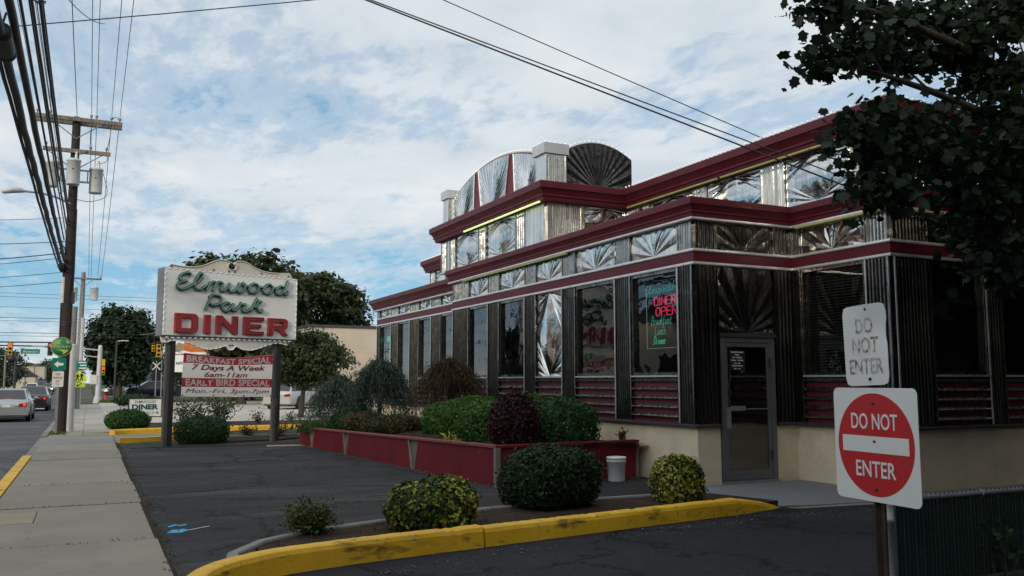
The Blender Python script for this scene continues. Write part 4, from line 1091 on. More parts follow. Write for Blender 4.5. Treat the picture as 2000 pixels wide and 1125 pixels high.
for x, z in ((1.49, 2.455), (1.555, 2.455), (-.12, 2.55), (3.10, 2.56)): rb.ball((x, -.095, z), .022, k=6, m=4)
rb.build('bolt', M['bumperdark'], ss)
# lamp dashes round the cabinet and along the skirt
lm = MB()
def dash_line(a, b, n, ln=.075, t=.011):
    a = Vector(a); b = Vector(b); d = (b-a).normalized()
    for i in range(n):
        p = a.lerp(b, (i+.5)/n); q0 = p-d*ln/2; q1 = p+d*ln/2
        lm.tube([q0, q1], t, 5)
dash_line((-.2, -.14, 4.262), (3.3, -.14, 4.262), 24); dash_line((-.2, -.145, 2.60), (3.2, -.145, 2.60), 24)
dash_line((-.22, -.14, 2.7), (-.22, -.14, 4.22), 11, .06); dash_line((3.31, -.14, 2.7), (3.31, -.14, 4.22), 11, .06)
for (xa, za), (xb, zb) in zip(skirt[::2], skirt[2::2]): dash_line((xa, -.10, za+.004), (xb, -.10, zb+.004), 2, .06)
stuff(lm.build('lamp_string', M['bulb'], SG))
SCRIPT = {
'E':[[(0.39,4.13),(0.36,4.18),(0.31,4.19),(0.23,4.17),(0.14,4.12),(0.11,4.05),(0.13,3.99),(0.21,3.97),(0.3,3.99),(0.2,3.96),(0.11,3.93),(0.06,3.87),(0.07,3.81),(0.14,3.77),(0.24,3.79),(0.35,3.84),(0.45,3.91)]],
'l':[[(0.45,3.91),(0.57,3.98),(0.66,4.09),(0.68,4.17),(0.65,4.2),(0.59,4.17),(0.54,4.09),(0.49,3.98),(0.49,3.89),(0.53,3.81),(0.61,3.79),(0.7,3.84),(0.79,3.91)]],
'm':[[(0.79,3.79),(0.84,3.9),(0.89,4.0)],[(0.86,3.94),(0.95,4.01),(1.02,4.0),(1.01,3.92),(0.96,3.79)],[(1.0,3.89),(1.09,4.01),(1.19,4.01),(1.21,3.96),(1.17,3.87),(1.18,3.81),(1.24,3.81),(1.31,3.86),(1.38,3.94)]],
'w':[[(1.4,4.03),(1.38,3.91),(1.4,3.82),(1.47,3.8),(1.56,3.85),(1.63,3.95),(1.65,4.04),(1.62,3.93),(1.61,3.83),(1.68,3.8),(1.76,3.84),(1.81,3.94),(1.79,4.02),(1.74,4.05),(1.78,3.97),(1.89,3.96)]],
'o':[[(2.13,4.04),(2.05,4.05),(1.95,3.99),(1.92,3.89),(1.96,3.82),(2.06,3.81),(2.16,3.88),(2.19,3.97),(2.13,4.04)],[(2.17,4.0),(2.22,3.97),(2.31,3.97)]],
'o2':[[(2.53,4.05),(2.45,4.06),(2.36,3.99),(2.31,3.9),(2.37,3.82),(2.47,3.82),(2.56,3.89),(2.59,3.98),(2.53,4.05)],[(2.57,4.0),(2.62,3.97),(2.7,3.98)]],
'd':[[(2.91,4.02),(2.79,4.03),(2.69,3.93),(2.69,3.85),(2.77,3.81),(2.86,3.86),(2.94,3.99),(3.02,4.21)],[(3.02,4.21),(2.96,4.0),(2.93,3.88),(2.97,3.83),(3.05,3.92)]],
'P':[[(0.78,3.3),(0.84,3.46),(0.92,3.65)],[(0.86,3.62),(0.93,3.67),(1.03,3.69),(1.15,3.66),(1.19,3.58),(1.15,3.49),(1.04,3.44),(0.95,3.43),(0.91,3.47)]],
'a':[[(1.42,3.5),(1.33,3.51),(1.24,3.45),(1.21,3.37),(1.27,3.3),(1.36,3.31),(1.45,3.4),(1.52,3.51)],[(1.52,3.51),(1.48,3.38),(1.5,3.33),(1.56,3.34),(1.65,3.42)],[(1.17,3.42),(1.21,3.41)]],
'r':[[(1.65,3.42),(1.72,3.55),(1.72,3.51),(1.79,3.49),(1.85,3.5),(1.8,3.42),(1.77,3.35),(1.82,3.31),(1.9,3.34),(1.97,3.39)]],
'k':[[(1.99,3.34),(2.07,3.53),(2.16,3.69)],[(2.28,3.6),(2.19,3.58),(2.08,3.45),(2.15,3.44),(2.2,3.37),(2.26,3.33),(2.32,3.41)]]}
for ch, strokes in SCRIPT.items():
    m_ = MB(); g1 = MB()
    for st in strokes:
        pts = [(q[0], -.17, q[1]) for q in dense(st, 4)]
        m_.tube(pts, .038, 8, flat=(Vector((0, 1, 0)), 1.05))
        g1.tube([(x, -.216, z) for x, _, z in pts], .009, 5)
    lo = m_.build('script_letter', M['green'], SG)
    g1.build('neon_tube', M['palegreen'], lo)
def blk(name, shapes, x, w, z0, z1):
    """block letter: list of convex outlines in a unit box"""
    m1 = MB(); m2 = MB()
    for poly in shapes:
        P = [(x+u*w, z0+v*(z1-z0)) for u, v in poly]
        m1.prism_xz(P, -.20, -.12)
    o = m1.build(name, M['red'], SG)
    for poly in shapes:
        P = [(x+u*w, -.203, z0+v*(z1-z0)) for u, v in poly]
    return o, m2
T = .27; H_ = .21
LET = {
'D': [[(0,0),(T,0),(T,1),(0,1)],[(T,0),(.80,0),(.92,.05),(.70,H_),(T,H_)],[(T,1),(T,1-H_),(.70,1-H_),(.92,.95),(.80,1)],[(.92,.05),(1,.18),(1,.82),(.92,.95),(.70,1-H_),(.73,.72),(.73,.28),(.70,H_)]],
'I': [[(0,0),(1,0),(1,1),(0,1)]],
'N': [[(0,0),(.26,0),(.26,1),(0,1)],[(.74,0),(1,0),(1,1),(.74,1)],[(.26,1),(.26,.62),(.74,0),(.74,.38)]],
'E': [[(0,0),(.30,0),(.30,1),(0,1)],[(.30,0),(1,0),(1,.20),(.30,.20)],[(.30,.40),(.86,.40),(.86,.60),(.30,.60)],[(.30,.80),(1,.80),(1,1),(.30,1)]],
'R': [[(0,0),(.26,0),(.26,1),(0,1)],[(.26,.80),(.72,.80),(.90,.96),(.82,1),(.26,1)],[(.26,.36),(.82,.36),(.92,.42),(.72,.54),(.26,.54)],[(.72,.54),(.92,.42),(.97,.52),(.97,.86),(.90,.96),(.72,.80)],[(.45,.36),(.70,0),(1,0),(.74,.36)]]}
for (ch, x, w, z0, z1) in (('D', .035, .575, 2.725, 3.195), ('I', .765, .17, 2.725, 3.185), ('N', 1.075, .57, 2.735, 3.185), ('E', 1.80, .56, 2.74, 3.19), ('R', 2.48, .575, 2.75, 3.19)):
    lo, _ = blk('block_letter', LET[ch], x, w, z0, z1)
    rm = MB()
    outl = {'D': [[(.04,.05),(.78,.05),(.95,.2),(.95,.8),(.78,.95),(.04,.95),(.04,.05)], [(.29,.23),(.70,.23),(.71,.75),(.29,.77),(.29,.23)]],
            'I': [[(.08,.04),(.92,.04),(.92,.96),(.08,.96),(.08,.04)]],
            'N': [[(.03,.04),(.23,.04),(.23,.66),(.74,.04),(.97,.04),(.97,.96),(.77,.96),(.77,.36),(.26,.96),(.03,.96),(.03,.04)]],
            'E': [[(.04,.04),(.97,.04),(.97,.17),(.27,.17),(.27,.43),(.83,.43),(.83,.57),(.27,.57),(.27,.83),(.97,.83),(.97,.96),(.04,.96),(.04,.04)]],
            'R': [[(.03,.04),(.23,.04),(.23,.36),(.46,.38),(.70,.04),(.95,.04),(.72,.38),(.93,.5),(.93,.86),(.8,.96),(.03,.96),(.03,.04)], [(.28,.56),(.70,.56),(.70,.79),(.28,.79),(.28,.56)]]}[ch]
    for ln in outl: rm.tube([(x+u*w, -.203, z0+v*(z1-z0)) for u, v in ln], .008, 4)
    rm.build('letter_edge', M['redrim'], lo)

# banner hung between the posts
BN = thing('banner', 'red and white vinyl banner hung between the sign posts', 'banner', (1.7, 22.49, 0), ES)
g = 28; vs = []; fs = []; gz = 10
def sagz(u, v): return (1.19-.04*u)+(2.24-(1.19-.04*u))*v-(.10*math.sin(math.pi*u)**1.5)*(v**4)
def by(u, v): return -.10+.012*math.sin(9*u+3*v)-.02*math.sin(math.pi*u)*v
for j in range(gz+1):
    for i in range(g+1):
        u, v = i/g, j/gz; vs.append((.32-.03*(1-v)+2.36*u+.02*(1-v)*u, by(u, v), sagz(u, v)))
for j in range(gz):
    for i in range(g): a = j*(g+1)+i; fs.append((a, a+1, a+g+2, a+g+1))
def band(v0, v1, off):
    m = MB(); vv = []; ff = []
    for j in range(5):
        for i in range(g+1):
            u, v = i/g, v0+(v1-v0)*j/4; vv.append((.32-.03*(1-v)+2.36*u+.02*(1-v)*u, by(u, v)-off, sagz(u, v)))
    for j in range(4):
        for i in range(g): a = j*(g+1)+i; ff.append((a, a+1, a+g+2, a+g+1))
    return m.add(vv, ff, True)
MB().add(vs, fs, True).build('cloth', M['white'], BN)
band(.775, .995, .002).build('red_band', M['bannerred'], BN); band(.225, .425, .002).build('red_band', M['bannerred'], BN)
def btext(s, v, h, w, mat, cx=1.505, **k):
    o = text('lettering', s, mat, BN, (0, 0, 0), h, width=w, **k)
    me = o.data; o.rotation_euler = (0, 0, 0)
    for q in me.vertices:
        x = cx+q.co.x; z = sagz((x-.32)/2.36, v)+q.co.y; u = min(1, max(0, (x-.32)/2.36))
        if v > .7: z = sagz(u, v+q.co.y/1.05)
        q.co = (x, by(u, v)-.005, z)
    return o
btext('BREAKFAST SPECIAL', .875, .155, 2.22, M['white'], bold=.035, sp=1.05); btext('7 Days A Week', .665, .125, 1.95, M['bannerink'], 1.50, shear=.25, bold=.02)
btext('6am-11am', .515, .12, 1.14, M['bannerink'], 1.42, shear=.25, bold=.012); btext('EARLY BIRD SPECIAL', .325, .155, 2.22, M['white'], bold=.035, sp=1.05)
btext('Mon.-Fri. 3pm-7pm', .115, .105, 2.2, M['bannerink'], shear=.25, bold=0.)
gr_ = MB()
for x, v in ((.35, .97), (2.66, .97), (.33, .03), (1.1, .03), (1.9, .03), (2.64, .03)): gr_.ball((x, -.11, sagz((x-.32)/2.36, v)), .018, k=6, m=4)
gr_.build('grommet', M['bumperdark'], BN)
tg = MB(); tg.tube([(.33, -.1, 2.2), (.13, -.05, 2.3)], .006, 4); tg.tube([(2.67, -.1, 2.2), (2.78, -.05, 2.28)], .006, 4); tg.tube([(.30, -.1, 1.21), (.12, -.04, 1.15)], .006, 4); tg.build('tie_cord', M['cable'], BN)

# small entrance sign on a stake
EN = thing('entrance_sign', 'small white entrance board on a red stake behind the mound shrub', 'sign', (1.62, 29.9, -.36), R(6))
MB().box(-.05, .05, .0, .07, 0, .95).build('stake', M['hydrant'], EN)
eb = MB().box(-.47, .47, -.05, -.0, .82, 1.36).build('board', M['signface'], EN)
fb = MB(); fb.box(-.50, -.47, -.06, .01, .79, 1.39); fb.box(.47, .50, -.06, .01, .79, 1.39); fb.box(-.47, .47, -.06, .01, 1.36, 1.39); fb.box(-.47, .47, -.06, .01, .79, .82); fb.build('board_frame', M['bumperdark'], EN)
text('lettering', 'ELMWOOD', M['teal'], eb, (0, -.052, 1.275), .085, width=.62, bold=.005); text('lettering', 'DINER', M['teal'], eb, (0, -.052, 1.115), .15, width=.78, bold=.05)
text('lettering', 'ENTRANCE', M['greyink'], eb, (-.04, -.052, .935), .085, width=.62, bold=.01)
MB().prism_xz([(.31, .965), (.31, .905), (.36, .905), (.36, .88), (.41, .935), (.36, .99), (.36, .965)], -.056, -.05).build('arrow', M['greyink'], eb)

# DO NOT ENTER signs on one rusty post
DE = thing('do_not_enter_sign', 'rusty post with a red and white DO NOT ENTER sign below a faded one', 'road sign', (4.80, 4.30, 0), R(-95))
up = MB()
up.prism_xy([(-.045, .012), (-.035, .012), (-.022, .045), (.022, .045), (.035, .012), (.045, .012), (.045, .018), (.039, .018), (.026, .052), (-.026, .052), (-.039, .018), (-.045, .018)], -.05, 1.98)
po = up.build('post', M['rust'], DE)
ho = MB()
for i in range(44):
    z = .1+i*.04
    ho.box(-.042, -.037, .0105, .0195, z, z+.012); ho.box(-.006, .006, .0445, .0455, z, z+.012)
stuff(ho.build('post_holes', M['black'], po))
def rplate(w, h, r, n=5):
    P = []
    for cx, cz, a0 in ((w/2-r, h/2-r, 0), (-w/2+r, h/2-r, 90), (-w/2+r, -h/2+r, 180), (w/2-r, -h/2+r, 270)):
        for i in range(n+1):
            a = R(a0+90*i/n); P.append((cx+r*math.cos(a), cz+r*math.sin(a)))
    return P
sp = MB().prism_xz(rplate(.762, .762, .045), 0, .004).build('sign_plate', M['signface'], DE, (0, 0, 1.125))
sp['label'] = 'square white plate with the red disc'
MB().prism_xz([(.345*math.cos(R(5*i)), .345*math.sin(R(5*i))) for i in range(72)], -.0018, .001).build('red_disc', M['stopred'], sp)
MB().box(-.30, .30, -.0034, -.0, -.055, .055).build('white_bar', M['signface'], sp)
text('lettering', 'DO NOT', M['signface'], sp, (0, -.0032, .155), .105, width=.42, bold=.012, depth=.001); text('lettering', 'ENTER', M['signface'], sp, (0, -.0032, -.165), .105, width=.36, bold=.012, depth=.001)
bt = MB()
for x, z in ((0, .275), (0, -.30), (.0, .02)): bt.lathe([(.0, -.009), (.008, -.009), (.011, -.003)], (x, 0, z), 8, 'y')
bt.build('bolt', M['rust'], sp)
# bent older plate
bm = MB(); w, h = .40, .555; nx, nz = 8, 10; vs = []; fs = []
for j in range(nz+1):
    for i in range(nx+1):
        u, v = i/nx-.5, j/nz-.5
        x = u*w; z = v*h
        if abs(u) > .49 and abs(v) > .49: x *= .93; z *= .96
        dent = .018*math.exp(-((u-.5)**2*22+(v-.15)**2*60))
        x -= dent*1.2; y = -.004+.016*math.exp(-((u-.45)**2*8+(v-.2)**2*18))-.012*math.exp(-((u-.1)**2*30+(v-.5)**2*50))+.008*u*u
        vs.append((x, y, z))
for j in range(nz):
    for i in range(nx): a = j*(nx+1)+i; fs.append((a, a+1, a+nx+2, a+nx+1))
k_ = len(vs); vs2 = vs+[(x, y+.004, z) for x, y, z in vs]
fs2 = fs+[tuple(reversed([q+k_ for q in f])) for f in fs]
op = MB().add(vs2, fs2, True).build('sign_plate', M['signface'], DE, (-.05, 0, 1.80), rot=(0, R(-2), 0)); op['label'] = 'smaller bent plate with faded DO NOT ENTER'
for s_, z in (('DO', .135), ('NOT', .0), ('ENTER', -.145)):
    o = text('lettering', s_, M['fadered'], op, (0, 0, 0), .105, width={'DO': .15, 'NOT': .235, 'ENTER': .31}[s_], bold=.008, depth=.0005)
    o.rotation_euler = (0, 0, 0)
    for q in o.data.vertices:
        x, zz = q.co.x, q.co.y+z; u, v = x/w, zz/h
        y = -.0065+.016*math.exp(-((u-.45)**2*8+(v-.2)**2*18))-.012*math.exp(-((u-.1)**2*30+(v-.5)**2*50))+.008*u*u
        q.co = (x, y, zz)
bt = MB()
for z in (.245, -.235): bt.lathe([(0, -.014), (.009, -.013), (.013, -.003)], (.03, 0, z), 8, 'y')
bt.build('bolt', M['rust'], op)

# chain-link fence with dark slats
FE = thing('chain_link_fence', 'low chain link fence filled with dark green slats beside the rusty post', 'fence', (5.45, 4.78, 0))
def mlathe(o, prof, loc, mat, k=12): return MB().lathe(prof, (0, 0, 0), k).build(o, M[mat], FE, loc)
for i in range(3):
    mlathe('post', [(.032, -.1), (.032, .50), (.036, .502), (.036, .535), (.032, .537), (.032, .66), (.036, .665), (.03, .70), (.0, .715)], (.0+2.4*i, 0, 0), 'greypole', 14)
MB().tube([(.03, 0, .66), (7.2, 0, .66)], .021, 10).build('top_rail', M['galv'], FE)
vs = []; sl = MB(); rng = np.random.default_rng(11)
for i in range(170):
    x = .075+i*.042; sl.box(x, x+.034, -.004+.004*rng.random(), .004, .02, .64+.02*rng.random())
stuff(sl.build('slats', M['slat'], FE))
wm = MB()
for i in range(-14, 150):
    x = .03+i*.05
    for sgn in (1, -1):
        a0, a1 = x, x+.64*.8*sgn
        p0, p1 = Vector((a0 if sgn > 0 else a0+.5, -.012, .03)), Vector(((a0+.5) if sgn > 0 else a0, -.012, .665))
        if min(p0.x, p1.x) < .03 or max(p0.x, p1.x) > 7.2: continue
        wm.tube([p0, p1], .0022, 3, False)
for i in range(140):
    x = .05+i*.05; wm.tube([(x-.012, -.012, .66), (x, -.012, .695), (x+.012, -.012, .66)], .003, 3, False)
stuff(wm.build('wire_mesh', M['fencedark'], FE))
tw = MB()
for x in (.12, 1.05, 2.0): tw.tube([(x+.028*math.sin(a)*.3, .028*math.sin(a), .66+.028*math.cos(a)) for a in np.linspace(0, 6.2, 9)], .003, 4)
tw.build('tie_wire', M['lens'], FE)
openshrub('vine', 'small green vine growing against the dark slatted fence', (6.62, 4.70, 0), .22, .55, L['dome'], .055, 60, 41, 8)

# white bucket
BK = thing('bucket', 'white plastic bucket standing against the red planter wall', 'bucket', (7.52, 11.80, 0))
MB().lathe([(.0, .0), (.128, .0), (.132, .006), (.146, .30), (.153, .302), (.153, .312), (.147, .314), (.149, .345), (.157, .347), (.157, .366), (.149, .374), (.140, .372), (.122, .02), (.0, .02)], (0, 0, 0), 24).build('body', M['plastic'], BK)
MB().tube([(.158*math.cos(a), .158*math.sin(a), .325-.10*math.sin(a/1.)*(1 if math.sin(a) > 0 else 0)) for a in np.linspace(math.pi, 2*math.pi, 14)], .003, 5).build('handle', M['galv'], BK)

# neon sign hung inside the corner window
NE_ = thing('neon_sign', 'red and green neon lettering hung inside the corner window', 'neon sign', (XM_+.13, 12.35, 0), W90)
GL = {'B':[[(0,0),(.12,1),(.4,1),(.5,.8),(.35,.58),(.1,.52)],[(.1,.52),(.42,.5),(.5,.25),(.35,.02),(0,0)]],'r':[[(0,.45),(.1,.55),(.12,0)],[(.12,.3),(.25,.5),(.42,.5)]],'e':[[(0,.2),(.3,.3),(.32,.46),(.18,.52),(.04,.3),(.1,.03),(.3,.04),(.46,.2)]],'a':[[(.38,.5),(.15,.5),(.02,.25),(.12,.02),(.32,.1),(.4,.5),(.4,.05),(.52,.12)]],'k':[[(.02,0),(.12,1)],[(.4,.55),(.08,.28),(.22,.3),(.38,.02),(.5,.1)]],'f':[[(.42,.9),(.3,1),(.2,.8),(.14,-.35),(.0,-.3),(.1,-.05),(.35,.15)],[(.05,.45),(.36,.5)]],'s':[[(.35,.48),(.15,.52),(.1,.36),(.32,.2),(.28,.02),(.05,.04)]],'t':[[(.2,.9),(.14,.1),(.25,0),(.4,.1)],[(.02,.58),(.36,.62)]],'L':[[(.14,1),(.0,.04),(.45,.0),(.55,.1)]],'u':[[(.06,.5),(.04,.12),(.15,.0),(.32,.15),(.4,.5),(.36,.08),(.5,.08)]],'n':[[(.04,0),(.1,.5)],[(.08,.3),(.28,.52),(.38,.4),(.36,.05),(.5,.08)]],'c':[[(.4,.46),(.2,.52),(.04,.25),(.14,.02),(.4,.1)]],'h':[[(.02,0),(.14,1)],[(.06,.3),(.26,.52),(.38,.4),(.36,.05),(.5,.08)]],'D':[[(.04,0),(.16,1),(.5,.85),(.6,.45),(.4,.1),(.04,0)]],'i':[[(.12,.5),(.1,.08),(.25,.05)],[(.15,.72),(.16,.76)]]}
def neon_word(word, x, z, h, mat, slant=.0):
    m = MB()
    for ch in word:
        for st in GL[ch]:
            m.tube([(x+p[0]*h*.82+p[1]*h*slant, 0, z+p[1]*h) for p in dense(st, 3)], .0055, 5)
        x += h*(.43 if ch not in 'BDL' else .52)*1.0
    m.build('neon_lettering', M[mat], NE_)
neon_word('Breakfast', .36, 2.47, .145, 'neonteal', .12); neon_word('Lunch', .46, 2.31, .14, 'neonteal', .12); neon_word('Dinner', .42, 2.155, .13, 'neongreen', .12)
m_ = MB()
for ch, strokes in SCRIPT.items():
    for st in strokes:
        if ch in ('P', 'a', 'r', 'k'): pts = [((x-.78)*.42+.95, -.0, (z-3.3)*.42+3.0) for x, z in dense(st, 3)]
        else: pts = [(x*.24+.20, 0, (z-3.79)*.36+2.99) for x, z in dense(st, 3)]
        m_.tube(pts, .005, 5)
m_.build('neon_lettering', M['neonteal'], NE_)
def cap(word, x, z, w, h, gap):
    CG = {'D':[[(0,0),(0,1),(.7,1),(1,.7),(1,.3),(.7,0),(0,0)]],'I':[[(.5,0),(.5,1)]],'N':[[(0,0),(0,1),(1,0),(1,1)]],'E':[[(1,0),(0,0),(0,1),(1,1)],[(0,.5),(.8,.5)]],'R':[[(0,0),(0,1),(.8,1),(1,.8),(1,.6),(.8,.5),(0,.5)],[(.5,.5),(1,0)]],'O':[[(.3,0),(0,.3),(0,.7),(.3,1),(.7,1),(1,.7),(1,.3),(.7,0),(.3,0)]],'P':[[(0,0),(0,1),(.8,1),(1,.8),(1,.6),(.8,.5),(0,.5)]]}
    m = MB()
    for ch in word:
        ww = w*.25 if ch == 'I' else w
        for st in CG[ch]:
            for dx in (0, .017): m.tube([(x+dx+u*ww, -.005, z+v*h+dx*.5) for u, v in st], .006, 5)
        x += ww+gap
    m.build('neon_lettering', M['neonred'], NE_)
cap('DINER', .46, 2.79, .105, .135, .035); cap('OPEN', .50, 2.615, .115, .135, .035)
fr_ = MB(); fr_.tube([(.22, .01, 3.15), (.22, .01, 2.09), (1.45, .01, 2.09)], .006, 6); fr_.build('border_tube', M['neonwhite'], NE_)
tk = MB(); tk.box(.14, 1.5, .02, .03, 2.95, 2.97); tk.box(.14, 1.5, .02, .03, 2.56, 2.568); tk.build('mounting_bar', M['bumperdark'], NE_)
ON = thing('open_sign', 'red and green lit panel inside the far end window of the wing', 'neon sign', (XL+.12, 26.55, 0), W90)
MB().box(.15, .42, .0, .04, 1.75, 2.75).build('lit_panel', M['neonred'], ON); MB().box(-.3, .42, .01, .05, 2.8, 2.98).build('lit_strip', M['neongreen'], ON)
MB().box(-.02, .04, .0, .03, 1.75, 2.8).build('lit_edge', M['neongreen'], ON)

# ------------------------------------------------------------------ plants
# island in front
openshrub('wispy_shrub', 'small wispy yellow-green shrub nearest the tip of the kerbed island', (2.0, 8.62, .07), (.25), .36, L['wispy'], .036, 2400, 21, 44, 'oval', spread=1., droop=.1)
shrub('variegated_shrub', 'yellow and green variegated shrub low and wide on the kerbed island', (3.22, 8.55, .05), .46, .40, .50, L['varieg'], .050, 2600, 2.4, 22, lumps=.12, extra=(L['varyel'], 1500, .42))
shrub('clipped_shrub', 'dark green clipped flat-topped shrub in front of the planter corner', (4.98, 9.28, .05), .54, .48, .72, L['box'], .040, 7000, 3.2, 23, lumps=.085, zmin=-.95)
shrub('variegated_shrub', 'yellow and green variegated round shrub before the cream wall corner', (6.62, 8.98, .05), .33, .33, .58, L['varieg'], .040, 2400, 2.3, 24, lumps=.07, extra=(L['varyel'], 1700, .75))
# in the red planter
HG = 'bright green clipped domes in the planter'
shrub('clipped_shrub', 'far bright green clipped dome of the planter hedge', (6.6, 16.5, .42), .56, .54, .74, L['bright'], .045, 2600, 3.0, 31, group=HG)
shrub('clipped_shrub', 'big bright green clipped dome in the middle of the planter hedge', (6.6, 15.25, .42), .62, .58, .84, L['bright'], .045, 3400, 3.0, 32, group=HG)
shrub('clipped_shrub', 'bright green clipped dome just left of the red barberry', (6.35, 14.1, .42), .50, .50, .78, L['bright'], .045, 2600, 3.0, 33, group=HG)
shrub('clipped_shrub', 'bright green clipped dome behind the red barberry', (7.2, 14.3, .42), .60, .60, .90, L['bright'], .045, 2400, 2.5, 34, group=HG)
shrub('clipped_shrub', 'rounded green dome at the right end of the planter by the window', (7.10, 12.85, .38), .66, .60, .90, L['dome'], .042, 4000, 2.5, 35, group=HG)
shrub('barberry', 'dark red barberry shrub with a bright red top at the planter corner', (6.05, 12.55, .40), .46, .42, 1.02, L['barb'], .045, 3400, 1.5, 36, lumps=.22, nj=.9, depth=.25)
openshrub('hosta', 'pale variegated hosta by the planter edge', (5.62, 14.1, .47), .22, .24, L['varyel'], .11, 70, 37, 14, 'blade', cat='plant')
openshrub('withered_plant', 'withered brown potted plant on the planter end wall', (7.92, 12.22, .57), .12, .22, L['dead'], .07, 60, 38, 8, cat='plant')
shrub('low_shrub', 'low olive shrub with brownish tips along the planter edge', (6.0, 18.4, .40), .72, .55, .42, L['low'], .045, 2600, 2.3, 39, lumps=.12)
shrub('low_shrub', 'low brown-green shrub below the weeping cedar', (5.75, 19.9, .36), .55, .5, .50, L['low'], .045, 2000, 2.2, 40, lumps=.16)
shrub('juniper', 'green juniper mound at the foot of the weeping cedar', (5.85, 20.9, .34), .65, .55, .66, L['dome'], .05, 2400, 2.2, 43, lumps=.15, shape='blade')
rng = np.random.default_rng(44)
gt = thing('grass_tuft', 'bright green grass tuft at the far end of the planter', 'grass', (5.25, 21.3, .36))
Cg = np.stack([.75*rng.normal(size=700)*.55, .35*rng.normal(size=700), .12*rng.random(700)+.03], 1)
stuff(link('blades', leaf_mesh('blades', Cg, .20, L['grass'], 'blade', rng, rng.normal(size=(700, 3))*[1, 1, .1], .2, np.tile([0, 0, 1.], (700, 1))+rng.normal(size=(700, 3))*.45), gt))
st = MB(); st.ball((0, 0, .0), .10, .08, .06, 8, 5); tag(st.build('rock', M['stone'], None, (5.72, 13.35, .50)), 'grey rock on the planter soil by the hosta', 'rock')
strip_blades('planter_weeds', 5.25, 6.6, 12.3, 19, 420, 45, .07, .47, 'wispy')
strip_blades('planter_litter', 5.4, 8., 12.3, 20, 260, 46, .06, .50, 'dead')
# weeping cedar: arching stems with hanging fronds
def weeper(name, label, loc, r, h, mat, seed, n=46, hang=1., leaf=.075, cat='shrub', nl=70, asym=0.):
    rng = np.random.default_rng(seed); t = thing(name, label, cat, loc); b = MB(); C = []; D = []
    b.tube([(0, 0, -.05), (.05, 0, h*.5), (-.03, .02, h*.9)], [.06, .05, .03], 6)
    for i in range(n):
        a = rng.random()*6.28; q = .35+.65*rng.random(); rr = r*q
        ex, ey = rr*math.cos(a)*(1+asym*(math.cos(a) < 0)), rr*.8*math.sin(a)
        p0 = Vector((0, 0, h*(.45+.5*rng.random()))); p1 = Vector((ex*.55, ey*.55, h*(1.02+.05*rng.random())-.18*h*q)); p2 = Vector((ex, ey, max(.06, h*(.80-.78*q*hang*rng.random()**.5))))
        pts = [p0*(1-u)**2+p1*2*u*(1-u)+p2*u*u for u in np.linspace(0, 1, 8)]
        b.tube(pts, [.014*(1-.8*u) for u in np.linspace(0, 1, 8)], 4)
        for j in range(nl):
            u = .08+.92*rng.random(); p = p0*(1-u)**2+p1*2*u*(1-u)+p2*u*u
            tg = ((p1-p0)*(1-u)+(p2-p1)*u).normalized()
            dr = rng.random()**1.8*.50*h*u*hang
            C.append(tuple(p+Vector((rng.normal()*.07, rng.normal()*.07, -dr+rng.normal()*.05)))); D.append((tg.x*.4, tg.y*.4, -1.))
    b.build('stem', M['stem'], t)
    link('foliage', leaf_mesh('foliage', np.array(C), leaf, mat, 'blade', rng, None, .5, np.array(D)), t); return t
weeper('weeping_cedar', 'blue-green weeping cedar with hanging fronds before the far wing', (6.45, 20.9, .36), 1.2, 1.85, L['cedar'], 51, 130, 1.05, .095, nl=150)
weeper('weeping_cedar', 'lower blue-green weeping cedar spreading over the planter end', (5.75, 22.0, .28), 1.15, 1.5, L['cedar'], 53, 110, 1.1, .095, nl=140)
weeper('japanese_maple', 'brownish fine-leaved japanese maple against the diner windows', (7.1, 17.9, .42), 1.10, 1.72, L['jmaple'], 52, 130, .85, .06, nl=220)
# sign bed and far bed
shrub('clipped_shrub', 'dense dark green clipped dome between the diner sign posts', (2.62, 23.35, .02), .66, .55, .66, L['dome'], .038, 6000, 2.6, 61, lumps=.02)
openshrub('small_shrub', 'small round shrub left of the right sign post', (4.0, 24.9, .05), .28, .36, L['low'], .045, 520, 62, 18)
openshrub('small_shrub', 'small shrub behind the right sign post', (4.75, 24.7, .05), .34, .42, L['low'], .045, 520, 63, 18)
shrub('mound_shrub', 'green mound shrub beside the sidewalk by the entrance board', (1.12, 29.5, .08), .62, .62, .62, L['dome'], .05, 3600, 2.2, 64, lumps=.07)
for i, (x, y, r, h, lab) in enumerate(((2.95, 31.6, .55, 1.25, 'leggy shrub behind the left sign post'), (4.15, 31.8, .85, 1.35, 'broad leggy shrub seen below the banner'), (3.5, 32.6, .5, .9, 'smaller pale shrub between the two leggy shrubs'), (5.35, 31.3, .34, .55, 'thin bare-stemmed shrub left of the right sign post'), (8.0, 33.0, .42, .62, 'thin shrub left of the young tree'), (9.3, 33.0, .45, .65, 'thin shrub right of the young tree'), (6.7, 32.4, .4, .5, 'thin brown shrub between sign post and young tree'))):
    openshrub('bed_shrub', lab, (x, y, .1), r, h, L['olive'] if i < 3 else L['low'], .07, [700, 1300, 420, 160, 200, 220, 160][i], 70+i, 18)
shrub('mound_shrub', 'low dark shrub in the far verge left of the entrance board', (2.75, 60.5, .02), 1.3, .9, .75, L['box'], .10, 1700, 2.3, 81, lumps=.1)
openshrub('white_flowers', 'clump of white flowers in front of the far dark shrub', (2.5, 58.5, .02), .45, .30, M['white'], .07, 90, 82, 10, cat='flowers')

